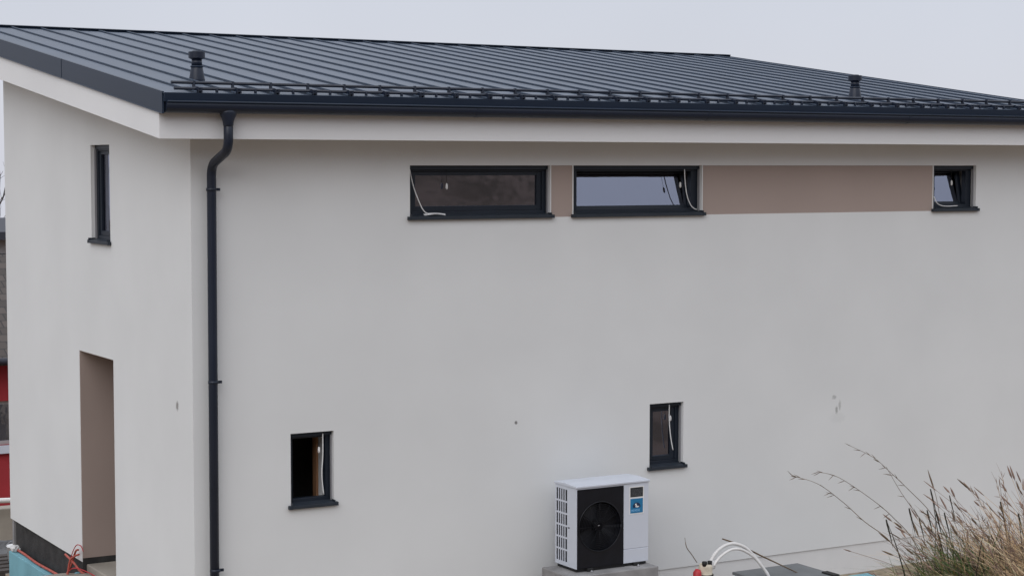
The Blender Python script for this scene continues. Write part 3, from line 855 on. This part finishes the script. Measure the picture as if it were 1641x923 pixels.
for k, w_ in enumerate((0.015, 0.013, 0.015, 0.014, 0.012, 0.015)):
    zb_, zt_ = sz(0.320), sz(0.297)
    e_.box((xx, hyf - 0.0048, zb_), (xx + 0.0045, hyf - 0.0033, zt_))
    if k % 2 == 0: e_.box((xx + 0.0046, hyf - 0.0048, (zb_ + zt_) / 2 - 0.002), (xx + w_ - 0.003, hyf - 0.0033, (zb_ + zt_) / 2 + 0.002)); e_.box((xx + w_ - 0.0029, hyf - 0.0048, zb_), (xx + w_, hyf - 0.0033, zt_))
    else: e_.box((xx + 0.0046, hyf - 0.0048, zb_), (xx + w_, hyf - 0.0033, zb_ + 0.004)); e_.box((xx + 0.0046, hyf - 0.0048, zt_ - 0.004), (xx + w_, hyf - 0.0033, zt_))
    xx += w_ + 0.006
e_.build("lettering", M['ltblue'], stick)
scr = MB(); scr.tube([(hx0 - 0.002, hyf + 0.135, hz0 + 0.44), (hx0 + 0.001, hyf + 0.165, hz0 + 0.44)], 0.008, 8); scr.build("side_clip", M['plate_txt'], hp)
for xx in (hx0 + 0.14, hx1 - 0.20):                      # dark rails and bright bolts
    f_ = MB(); f_.box((xx, hyf - 0.02, BZ), (xx + 0.075, hyb + 0.01, hz0 - 0.001)); ft = f_.build("foot", M['black'], hp, 0.004)
    f_ = MB(); f_.lathe([(0.016, 0.0), (0.016, 0.012), (0.008, 0.013), (0.008, 0.022)], (xx + 0.037, hyf - 0.045, BZ), 10); f_.build("bolt", M['alu'], hp)
f_ = MB(); f_.box((hx0 + 0.02, hyf + 0.02, BZ + 0.004), (hx1 - 0.02, hyb - 0.02, hz0 - 0.002)); f_.build("gap_shade", M['black'], hp)  # black filler standing in for the shade in the gap under the casing

# ================================================================== things along the foot of the long wall
post = thing("pipe_stub", (5.75, -0.9, -0.35), "cream pipe stub with red side and black holes right of the heat pump", "pipe stub")
b_ = MB(); b_.lathe([(0.075, -0.02), (0.078, 0.42), (0.088, 0.43), (0.088, 0.47), (0.078, 0.48), (0.08, 0.56), (0.07, 0.592)], (5.755, -0.9, -0.35), 20); b_.build("pipe", M['cream'], post)
b_ = MB(); b_.lathe([(0.026, 0), (0.03, 0.03), (0.03, 0.052), (0.02, 0.055)], (5.715, -0.935, 0.225), 14); b_.lathe([(0.022, 0), (0.026, 0.03), (0.026, 0.05), (0.018, 0.052)], (5.785, -0.94, 0.230), 14); b_.build("core", M['black'], post)
b_ = MB(); b_.lathe([(0.0895, 0.0), (0.0905, 0.012), (0.0895, 0.022)], (5.755, -0.9, 0.105), 20); b_.build("strap", M['black'], post)
b_ = MB(); b_.tube([(5.60, -0.95, -0.36), (5.60, -0.95, 0.02), (5.605, -0.95, 0.17), (5.62, -0.945, 0.20)], [0.05, 0.05, 0.048, 0.03], 16); b_.build("conduit", M['red'], post)
b_ = MB(); b_.lathe([(0.045, -0.02), (0.05, 0.0), (0.05, 0.05), (0.035, 0.07)], (5.825, -0.91, 0.205), 16); b_.build("pipe_cap", M['pale_edge'], post)

def spline(P, n=8):
    P = [Vector(p) for p in P]; S = []
    for i in range(len(P) - 1):
        p0 = P[max(i-1, 0)]; p1 = P[i]; p2 = P[i+1]; p3 = P[min(i+2, len(P)-1)]
        for k in range(n):
            t = k / n
            S.append(0.5 * ((2*p1) + (p2-p0)*t + (2*p0-5*p1+4*p2-p3)*t*t + (3*p1-p0-3*p2+p3)*t**3))
    S.append(P[-1]); return S
tub = MB(); tub.tube(spline([(5.80, -0.90, 0.22), (5.86, -0.9, 0.315), (5.95, -0.89, 0.385), (6.07, -0.88, 0.425), (6.19, -0.87, 0.422), (6.34, -0.87, 0.36), (6.47, -0.88, 0.24), (6.57, -0.9, 0.11), (6.65, -0.92, -0.03), (6.70, -0.95, -0.42)]), 0.019, 10)
o = tub.build("white_tube", M['white_tube']); tag(o, "outer white flexible tube arching highest out of the cream pipe stub", "tube", "white flexible tubes by the wall")
tub = MB(); tub.tube(spline([(5.83, -0.95, 0.22), (5.90, -0.955, 0.30), (6.00, -0.96, 0.36), (6.10, -0.96, 0.385), (6.22, -0.955, 0.365), (6.36, -0.95, 0.29), (6.48, -0.95, 0.18), (6.575, -0.96, 0.06), (6.63, -0.97, -0.06), (6.67, -1.0, -0.42)]), 0.016, 10)
o = tub.build("white_tube", M['white_tube']); tag(o, "inner white flexible tube curving just below the outer one", "tube", "white flexible tubes by the wall")
o = MB().tube(spline([(5.635, -0.9, 0.27), (5.56, -0.9, 0.37), (5.49, -0.9, 0.46), (5.465, -0.9, 0.57)]), [0.005] * 20 + [0.003] * 5, 6).build("loose_wire", M['stalk'])
tag(o, "thin dark wire sticking up left of the cream pipe stub", "wire")
o = MB().tube([(6.12, -0.72, 0.46), (6.32, -0.75, 0.385), (6.60, -0.80, 0.235), (7.1, -0.92, -0.02), (7.5, -1.0, -0.30)], [0.008, 0.009, 0.009, 0.006, 0.006], 6).build("metal_rod", M['stalk'])
tag(o, "thin brown rod leaning across the white tubes", "rod")
# flat covers
shaft = thing("shaft_box", (6.9, -0.85, -0.35), "low pale-edged box with a slate grey flat lid on the ground at the wall", "shaft box")
b_ = MB(); b_.box((6.40, -1.45, -0.6), (7.36, -0.53, -0.035)); b_.build("box", M['pale_edge'], shaft, 0.01)
b_ = MB(); b_.box((6.43, -1.47, -0.034), (7.40, -0.50, 0.0)); b_.build("lid", M['slate'], shaft, 0.006)
b_ = MB(); b_.box((7.29, -1.30, 0.0005), (7.38, -1.08, 0.02)); b_.build("strap", M['black'], shaft, 0.005)
o = MB().box((5.88, -1.35, -0.6), (6.34, -0.62, -0.02)).build("slate_slab", M['slate'], None, 0.008)
tag(o, "narrow slate grey slab between pipe stub and pale-edged box", "slab")

o = MB().box((8.14, -0.80, -0.42), (8.46, -0.55, -0.225)).build("foam_board", M['xps'], None, 0.008)
tag(o, "teal foam board lying flat at the long wall behind the dry grass", "foam board")

# ================================================================== building site along the gable
def leaning_board():
    b = MB()
    b.prism([(-0.115, 6.70, -1.5), (-0.115, 6.70, -0.375), (-0.115, 6.2, -0.372), (-0.115, 4.8, -0.362), (-0.115, 4.35, -0.375), (-0.115, 4.2, -0.9)], (0.10, 0, 0))
    return b.build("foam_board", M['xps'], None, 0.006)
o = leaning_board(); tag(o, "teal rigid foam board set against the black plinth of the gable", "foam board")
def wob(pts, a=0.01):
    return [Vector(p) + Vector((random.uniform(-a, a), random.uniform(-a, a), random.uniform(-a, a))) for p in pts]
random.seed(3)
o = MB().tube(spline(wob([(-0.04, 6.66, -0.345), (-0.035, 6.3, -0.335), (-0.04, 5.6, -0.335), (-0.035, 5.0, -0.33), (-0.04, 4.5, -0.33), (-0.1, 4.1, -0.31)], 0.012)), 0.017, 8).build("orange_conduit", M['orange'])
tag(o, "orange conduit running along the top edge of the teal foam board", "conduit", "orange conduits at the gable")
o = MB().tube(spline([(-0.10, 4.30, -0.30), (-0.06, 4.12, -0.12), (-0.05, 3.98, 0.06), (-0.06, 3.86, 0.14), (-0.06, 3.78, 0.16)]), 0.0125, 8).build("orange_conduit", M['orange'])
tag(o, "orange conduit rising slantwise in front of the black plinth", "conduit", "orange conduits at the gable")
o = MB().tube(spline([(-0.18, 3.92, -0.36), (-0.15, 3.92, -0.14), (-0.13, 3.88, 0.02), (-0.11, 3.74, 0.10), (-0.09, 3.66, 0.13)]), 0.013, 8).build("orange_conduit", M['orange'])
tag(o, "orange conduit standing nearly upright beside the entrance", "conduit", "orange conduits at the gable")
o = MB().tube(spline([(-0.05, 4.35, 0.00), (-0.05, 4.0, -0.04), (-0.04, 3.75, -0.10), (0.03, 3.55, -0.13), (0.12, 3.35, -0.16), (0.22, 3.2, -0.17), (0.30, 3.0, -0.19), (0.35, 2.7, -0.2)]), 0.014, 8).build("orange_conduit", M['orange'])
tag(o, "red-orange conduit lying along the entrance threshold", "conduit", "orange conduits at the gable")
o = MB().tube(spline([(-0.25, 3.9, -0.30), (-0.20, 3.6, -0.27), (-0.08, 3.4, -0.24), (0.0, 3.2, -0.28), (-0.1, 3.0, -0.33)]), 0.02, 8).build("orange_conduit", M['rust'])
tag(o, "dirty orange conduit lying on the sand before the entrance", "conduit", "orange conduits at the gable")
for lab, P_, r_ in (("thin dark red wire looping up highest at the entrance corner", [(-0.12, 4.05, -0.28), (-0.10, 3.98, 0.0), (-0.07, 3.86, 0.19), (-0.05, 3.72, 0.22), (-0.05, 3.62, 0.17)], 0.006),
                    ("thin dark red wire drooping low across the sand at the entrance", [(-0.16, 4.02, -0.20), (-0.12, 3.80, -0.06), (-0.02, 3.55, -0.07), (0.06, 3.30, -0.13), (0.10, 3.0, -0.2)], 0.007)):
    o = MB().tube(spline(P_), r_, 6).build("red_wire", M['red'])
    tag(o, lab, "wire", "red wires at the entrance")
def rubble(name, c, s, mat, seed, label):
    random.seed(seed); b = MB()
    bmesh.ops.create_icosphere(b.bm, subdivisions=3, radius=1.0)
    for v in b.bm.verts:
        n_ = mnoise.noise(v.co * 1.7 + Vector((seed, 0, 0))) * 0.35 + mnoise.noise(v.co * 4.0) * 0.12
        v.co = Vector((v.co.x * s[0], v.co.y * s[1], v.co.z * s[2])) * (1 + n_) + Vector(c)
    o = b.build(name, mat); tag(o, label, "rubble" if name == "rubble" else name.replace("_", " "))
    return o
rubble("rubble", (-0.12, 3.72, -0.30), (0.13, 0.16, 0.09), M['concrete'], 4, "pale broken mortar lump at the foot of the orange conduits")
rubble("rubble", (0.02, 3.38, -0.29), (0.10, 0.12, 0.075), M['pale_edge'], 9, "whitish rubble lump in front of the entrance opening")
rubble("rubble", (0.02, 3.05, -0.12), (0.05, 0.06, 0.04), M['concrete'], 27, "small grey rubble lump nearest the right jamb of the entrance")
rubble("rubble", (-0.02, 3.95, -0.20), (0.05, 0.06, 0.06), M['xps'], 14, "small pale teal foam scrap between the orange conduits")
rubble("rubble", (-0.06, 6.60, -0.33), (0.06, 0.09, 0.045), M['pale_edge'], 21, "white mortar lump on the far end of the foam board")
rubble("sand_heap", (-0.42, 3.35, -0.36), (0.95, 0.90, 0.25), M['beigewall'], 33, "low heap of sandy soil in front of the entrance")

# ================================================================== beyond the gable: neighbour's plot
GZ = lambda x, y: ground_z(x, y)
nh = thing("neighbour_house", (1.0, 22, -2.3), "red rendered house with dark tiled roof behind the left gable", "house")
b_ = MB()
nwx0, nwx1, nwz0, nwz1 = 2.9, 5.0, -1.27, -0.32
wall_with_holes(b_, lambda u, d, z: (u, 22 + d, z), -6.5, 8.0, -3.2, lambda u: 0.70, [(nwx0, nwx1, nwz0, nwz1)], 0.35)
b_.box((-6.5, 22.36, -3.2), (8.0, 30.0, 0.70)); b_.build("wall", M['redwall'], nh)
b_ = MB(); sl_ = 0.44
b_.prism([(-7.0, 21.45, 0.50), (-7.0, 21.45, 0.62), (-7.0, 26.2, 2.62), (-7.0, 30.9, 0.62), (-7.0, 30.9, 0.50), (-7.0, 26.2, 2.48)], (15.5, 0, 0)); b_.build("roof", M['tiles'], nh)
b_ = MB(); b_.tube([(-7.0, 21.40, 0.60), (8.5, 21.40, 0.60)], 0.07, 10); b_.build("gutter", M['eaves_dark'], nh)
b_ = MB()
b_.box((nwx0, 22.10, nwz0), (nwx0 + 0.08, 22.18, nwz1)); b_.box((nwx1 - 0.08, 22.10, nwz0), (nwx1, 22.18, nwz1)); b_.box((nwx0 + 0.08, 22.10, nwz1 - 0.08), (nwx1 - 0.08, 22.18, nwz1)); b_.box((nwx0 + 0.08, 22.10, nwz0), (nwx1 - 0.08, 22.18, nwz0 + 0.08))
wn = b_.build("window", M['palewall'], nh)
b_ = MB(); b_.box((nwx0 + 0.07, 22.135, nwz0 + 0.07), (nwx1 - 0.07, 22.145, nwz1 - 0.07)); b_.build("pane", M['glass'], wn)
b_ = MB(); b_.box((nwx0 - 0.08, 21.9, nwz0 - 0.17), (nwx1 + 0.08, 22.09, nwz0 - 0.002)); b_.build("sill", M['hp_white'], wn)

ph = thing("pale_house", (10, 53, -3), "pale house with dark eaves far behind the red house", "house")
b_ = MB(); b_.box((4.0, 53, -4.0), (16.0, 61, 1.95)); b_.build("wall", M['palewall'], ph)
b_ = MB(); b_.prism([(3.4, 52.3, 1.9), (3.4, 52.3, 2.2), (3.4, 57, 2.6), (3.4, 61.7, 2.2), (3.4, 61.7, 1.9)], (13.2, 0, 0)); b_.build("roof", M['eaves_dark'], ph)
b_ = MB(); b_.box((4.0, 52.94, 1.1), (16.0, 52.995, 1.35)); b_.build("trim", M['eaves_dark'], ph)

gwl = MB(); gwl.box((-3.0, 14.0, -3.6), (6.0, 14.3, -1.16))
o = gwl.build("garden_wall", M['beigewall'], None, 0.02); tag(o, "weathered beige garden wall below the red house", "garden wall")
o = MB().tube(spline(wob([(-1.5, 13.85, -0.98), (0.4, 13.9, -1.04), (1.4, 13.85, -0.99), (2.2, 13.9, -1.05), (3.2, 13.9, -1.04)], 0.03)), 0.045, 8).build("drain_pipe", M['white_tube'])
tag(o, "white pipe lying along the top of the beige garden wall", "pipe")
rubble("tarp_heap", (0.85, 10.5, -1.50), (1.5, 0.8, 0.55), M['tarp'], 41, "dark crumpled tarpaulin heap in front of the garden wall")
bk = thing("bucket", (-0.15, 8.45, -1.2), "white plastic bucket beyond the end of the teal foam board", "bucket")
b_ = MB(); b_.lathe([(0.10, 0.0), (0.12, 0.20), (0.13, 0.205), (0.13, 0.22), (0.11, 0.222)], (0.40, 8.3, -0.86), 20); b_.build("pail", M['white_plastic'], bk)
b_ = MB(); b_.tube([(0.40 + 0.14 * math.cos(t), 8.3 - 0.02, -0.66 + 0.10 * math.sin(t)) for t in [math.pi * k / 12 for k in range(13)]], 0.004, 6); b_.build("handle", M['alu'], bk)
pal = thing("pallet", (-0.3, 8.3, -1.3), "dark weathered pallet stack under the white bucket", "pallet")
b_ = MB()
for k in range(5): b_.box((-0.55, 7.75 + 0.24 * k, -0.90), (0.65, 7.75 + 0.24 * k + 0.15, -0.865))
b_.build("deck", M['bark'], pal)
for xx in (-0.55, -0.02, 0.52):
    b_ = MB(); b_.box((xx, 7.75, -1.5), (xx + 0.13, 8.86, -0.903)); b_.build("stringer", M['bark'], pal)

def bare_tree(x, y, h, seed, label):
    random.seed(seed)
    z0 = ground_z(x, y)
    t = thing("bare_tree", (x, y, z0), label, "tree", "leafless trees behind the houses")
    tr = MB(); tr.tube([(x, y, z0 - 0.3), (x + 0.05, y, z0 + h * 0.2), (x, y + 0.05, z0 + h * 0.4)], [0.17, 0.14, 0.11], 8); tr.build("trunk", M['bark'], t)
    cr = MB()
    def branch(p, d, ln, r, lvl):
        pts = [p]; n = 4; dd = d.copy()
        for k in range(n):
            dd = (dd + Vector((random.uniform(-.22, .22), random.uniform(-.22, .22), random.uniform(-.05, .2)))).normalized()
            pts.append(pts[-1] + dd * ln / n)
        cr.tube(pts, [r * (1 - 0.6 * k / n) for k in range(n + 1)], 5, False)
        if lvl < 4:
            for k in range(random.choice((3, 4, 4))):
                i = random.randint(1, n)
                nd = (dd + Vector((random.uniform(-.9, .9), random.uniform(-.9, .9), random.uniform(-.15, .7)))).normalized()
                branch(pts[i], nd, ln * random.uniform(0.5, 0.72), r * 0.55, lvl + 1)
    for k in range(6):
        a = k * 1.05 + random.uniform(-.3, .3); zz = z0 + h * random.uniform(0.22, 0.4)
        branch(Vector((x, y, zz)), Vector((math.cos(a) * 0.7, math.sin(a) * 0.7, 0.8)).normalized(), h * 0.34, 0.06, 1)
    cr.build("crown", M['bark'], t)
bare_tree(13.0, 62.0, 8.8, 2, "leafless tree standing directly behind the pale house")
bare_tree(9.5, 66.0, 9.0, 6, "leafless tree left of and behind the pale house")

# ================================================================== dry grass on the bank, lower right
random.seed(77)
def ribbon(mb, pts, w, mat_i, side):
    """flat tapering blade"""
    n = len(pts); L_ = []; R_ = []
    for i, p in enumerate(pts):
        t = i / (n - 1); ww = w * (1 - t) ** 0.6 * (0.55 + 0.45 * min(1, t * 4)) * 0.5 + 0.0003
        L_.append(Vector(p) - side * ww); R_.append(Vector(p) + side * ww)
    mb.mi = mat_i
    for i in range(n - 1):
        mb.face([L_[i], R_[i], R_[i+1], L_[i+1]]).smooth = True
def curve_blade(base, lean, h, droop, n=7):
    pts = []; lean = Vector(lean)
    for i in range(n):
        t = i / (n - 1)
        pts.append(Vector(base) + lean * (t ** 1.5) + Vector((0, 0, h * (t - droop * t ** 3))))
    return pts
def seedhead(mb, a, b, r, mat_i):
    mb.mi = mat_i
    a = Vector(a); b = Vector(b)
    mb.tube([a, a.lerp(b, 0.25), a.lerp(b, 0.7), b], [0.0007, r, r * 0.8, 0.0005], 5, False)

def spikelets(mb, pts, mat_i, n, ln):
    """side spikelets along the upper end of a stalk"""
    for k in range(n):
        t = random.uniform(0.0, 0.5); q = t * (len(pts) - 1); i = int(q); p = pts[i].lerp(pts[min(i + 1, len(pts) - 1)], q - i)
        d = (pts[0] - pts[1]).normalized() + Vector((random.uniform(-.5, .5), random.uniform(-.5, .5), random.uniform(-.9, .4)))
        d.normalize()
        mb.mi = mat_i; mb.tube([p, p + d * ln * 0.4, p + d * ln], [0.0006, 0.0013, 0.0003], 4, False)

# three long arching stalks and two bare stems stand clear of the clump
stalks = [
 ("lowest and longest arching dry grass stalk reaching furthest left over the wall", [(-2.473, -12.689, 3.658), (-2.394, -12.737, 3.630), (-2.319, -12.785, 3.566), (-2.255, -12.828, 3.497), (-2.171, -12.882, 3.416), (-2.10, -12.935, 3.25), (-2.08, -12.95, 3.0)]),
 ("middle arching dry grass stalk between the lowest and the tallest", [(-2.199, -12.503, 3.622), (-2.132, -12.544, 3.601), (-2.024, -12.612, 3.516), (-1.962, -12.653, 3.452), (-1.899, -12.696, 3.364), (-1.845, -12.742, 3.186), (-1.83, -12.75, 2.9)]),
 ("tallest arching dry grass stalk with feathery tip", [(-1.897, -12.326, 3.674), (-1.819, -12.375, 3.628), (-1.765, -12.411, 3.571), (-1.699, -12.455, 3.496), (-1.638, -12.496, 3.419), (-1.580, -12.539, 3.299), (-1.548, -12.571, 3.118), (-1.54, -12.58, 2.85)]),
 ("dry grass stalk branching under the tallest one", [(-1.913, -12.553, 3.625), (-1.866, -12.588, 3.526), (-1.808, -12.629, 3.428), (-1.750, -12.670, 3.328), (-1.715, -12.703, 3.164), (-1.70, -12.71, 2.9)]),
 ("upright dry grass stem with a single dark seed spike", [(-1.500, -12.336, 3.538), (-1.477, -12.356, 3.444), (-1.459, -12.375, 3.332), (-1.410, -12.413, 3.209), (-1.382, -12.440, 3.073), (-1.37, -12.45, 2.8)]),
]
for i, (lab, P) in enumerate(stalks):
    S = spline(P, 5); n = len(S)
    b_ = MB(); b_.tube(S, [0.0007 + 0.0014 * (k / (n - 1)) for k in range(n)], 5, False)
    if i < 4: spikelets(b_, S, 0, 12, 0.028)
    else: b_.tube([S[0] + Vector((-.004, 0, 0.012)), S[1], S[2], S[3], S[4]], [0.0006, 0.0028, 0.0034, 0.003, 0.001], 6, False)
    o = b_.build("grass_stalk", M['stalk'], recalc=False)
    tag(o, lab, "grass stalk", "dry grass stalks standing clear of the clump")

def spot(u, v_):      # u along the picture's width, v_ away from the photographer, around the clump on the bank
    p = Vector((-1.75, -12.72, 0)) + Vector((0.8652, -0.5014, 0)) * u + Vector((0.5014, 0.8652, 0)) * v_
    return p
gr = MB()
MATS = [M['straw'], M['straw_pale'], M['stalk'], M['seed'], M['leaf'], M['leaf_dark'], M['leaf_yellow']]
def put(u, v_, h, lean_u, lean_v, droop, w, mi, up0=0.0):
    b = spot(u, v_); b.z = ground_z(b.x, b.y) - 0.02 + up0
    lean = Vector((0.8652, -0.5014, 0)) * lean_u + Vector((0.5014, 0.8652, 0)) * lean_v
    pts = curve_blade(b, lean, h, droop)
    a = random.uniform(0, math.pi)
    side = (Vector((0.8652, -0.5014, 0)) * math.cos(a * 0.5) + Vector((0.5014, 0.8652, 0)) * math.sin(a * 0.5)).normalized()
    ribbon(gr, pts, w, mi, side)
    return pts
# dense straw on the right, thinning to the left
for k in range(4200):
    u = random.gauss(0.37, 0.19); v_ = random.gauss(0.05, 0.36)
    if u < -0.12: continue
    dens = smooth((u + 0.12) / 0.42)
    h = random.uniform(0.10, 0.40) * (0.32 + 0.66 * dens)
    put(u, v_, h, random.gauss(-0.11, 0.13), random.gauss(0, 0.08), random.uniform(0, 0.5), random.uniform(0.0022, 0.0052), random.choice((0, 0, 0, 0, 0, 1, 1, 1, 2, 3, 3, 4)))
# curled pale straws
for k in range(220):
    u = random.gauss(0.28, 0.17); v_ = random.gauss(-0.2, 0.2)
    put(u, v_, random.uniform(0.12, 0.27), random.uniform(-0.2, 0.2), random.gauss(0, 0.08), random.uniform(0.5, 1.0), random.uniform(0.003, 0.006), 1)
# stalks with seed heads
for k in range(260):
    u = random.uniform(-0.02, 0.72); v_ = random.gauss(0.1, 0.3)
    h = random.uniform(0.22, 0.46) * (0.66 + 0.34 * smooth(u / 0.35))
    b = spot(u, v_); b.z = ground_z(b.x, b.y)
    lean = Vector((0.8652, -0.5014, 0)) * random.gauss(-0.11, 0.09) + Vector((0.5014, 0.8652, 0)) * random.gauss(0, 0.05)
    pts = curve_blade(b, lean, h, random.uniform(0, 0.1), 6)
    gr.mi = random.choice((0, 2, 3)); gr.tube(pts, [0.0013, 0.0012, 0.0011, 0.001, 0.0009, 0.0007], 4, False)
    d = (pts[-1] - pts[-2]).normalized()
    if random.random() < 0.65:
        seedhead(gr, pts[-1], pts[-1] + d * random.uniform(0.03, 0.065), random.uniform(0.0022, 0.0042), random.choice((3, 3, 2)))
    else:
        gr.mi = 3; gr.tube([pts[-1], pts[-1] + d * 0.05 + Vector((-0.012, 0, -0.004))], [0.0008, 0.0003], 4, False)
        spikelets(gr, pts[::-1], 3, 16, 0.024)
# fine low stems spreading left over the foot of the wall
for k in range(170):
    u = random.uniform(-0.30, 0.08); v_ = random.gauss(0.0, 0.25)
    pts = put(u, v_, random.uniform(0.07, 0.22), random.uniform(-0.26, 0.06), random.gauss(0, 0.06), random.uniform(0, 0.4), random.uniform(0.0014, 0.0026), random.choice((2, 3, 0)))
    if random.random() < 0.4: seedhead(gr, pts[-1], pts[-1] + (pts[-1] - pts[-2]).normalized() * 0.035, 0.0022, 3)
# green tuft
for k in range(750):
    u = random.gauss(0.01, 0.06); v_ = random.gauss(-0.15, 0.14)
    put(u, v_, random.uniform(0.12, 0.33), random.gauss(-0.06, 0.10), random.gauss(0, 0.07), random.uniform(0, 0.5), random.uniform(0.003, 0.0062), random.choice((4, 4, 4, 4, 5, 5, 6)))
# dark withered blades, bent over or broken off
for (u, v_, h, lu, dr, w) in ((-0.155, -0.1, 0.40, -0.10, 0.05, 0.009), (-0.10, 0.0, 0.40, -0.05, 0.0, 0.009), (-0.05, 0.0, 0.37, 0.0, 0.0, 0.009), (0.01, -0.05, 0.34, -0.04, 0.0, 0.008), (0.0, 0.05, 0.44, -0.06, 0.0, 0.008), (0.03, 0.1, 0.40, -0.09, 0.1, 0.008), (0.05, 0.1, 0.36, -0.14, 0.1, 0.007), (0.24, 0.0, 0.36, -0.05, 0.05, 0.009), (0.26, -0.1, 0.30, -0.03, 0.0, 0.009), (0.29, -0.1, 0.28, 0.03, 0.1, 0.009), (0.27, -0.15, 0.33, 0.0, 0.1, 0.008), (0.12, 0.0, 0.42, -0.12, 0.1, 0.006), (0.08, -0.1, 0.30, -0.14, 0.2, 0.006)):
    P_ = put(u, v_, h, lu, 0.0, dr, w, 5)
    ribbon(gr, [P_[-1], P_[-1] + Vector((0.006, 0, -0.02)), P_[-1] + Vector((0.02, 0, -0.06)), P_[-1] + Vector((0.035, 0, -0.11))], w * 0.9, 5, Vector((0.8652, -0.5014, 0)))
# dark stiff stems and broad pale straws through the right of the clump
for k in range(46):
    u = random.gauss(0.24, 0.06) if k % 2 else random.uniform(0.05, 0.42)
    put(u, random.gauss(-0.1, 0.15), random.uniform(0.16, 0.36), random.gauss(-0.04, 0.06), 0.0, random.uniform(0, 0.15), random.uniform(0.003, 0.007), random.choice((5, 5, 2)))
for k in range(60):
    put(random.gauss(0.27, 0.12), random.gauss(-0.38, 0.08), random.uniform(0.10, 0.22), random.uniform(-0.16, 0.16), random.gauss(0, 0.05), random.uniform(0.3, 1.0), random.uniform(0.005, 0.009), 1)
# a few broad leaves low down
for k in range(40):
    u = random.uniform(-0.20, 0.10); v_ = random.gauss(-0.25, 0.12)
    put(u, v_, random.uniform(0.07, 0.17), random.uniform(-0.08, 0.08), random.gauss(0, 0.05), 0.4, random.uniform(0.016, 0.030), random.choice((6, 4, 0)))
gro = gr.build("dry_grass", MATS, recalc=False)
tag(gro, "clump of dry straw grass with a green tuft at the lower right", "grass", kind="stuff")
# bristly cover of the rest of the bank top
gr = MB()
for k in range(2600):
    x_ = random.uniform(-9.5, 0.5); y_ = random.uniform(-17.2, -11.0)
    dd = (Vector((x_, y_, 0)) - Vector((CAM.x, CAM.y, 0))).dot(Vector((0.5014, 0.8652, 0)))
    if dd > 7.2 or dd < 1.2: continue
    h = random.uniform(0.03, 0.09); z_ = ground_z(x_, y_) - 0.01
    a = random.uniform(0, 6.28); side = Vector((math.cos(a), math.sin(a), 0))
    ribbon(gr, curve_blade((x_, y_, z_), (random.gauss(0, .03), random.gauss(0, .03), 0), h, 0.3, 4), 0.005, random.choice((0, 1, 2, 4)), side)
gro = gr.build("bank_grass", MATS, recalc=False)
tag(gro, "short dry grass on top of the bank", "grass", kind="stuff")
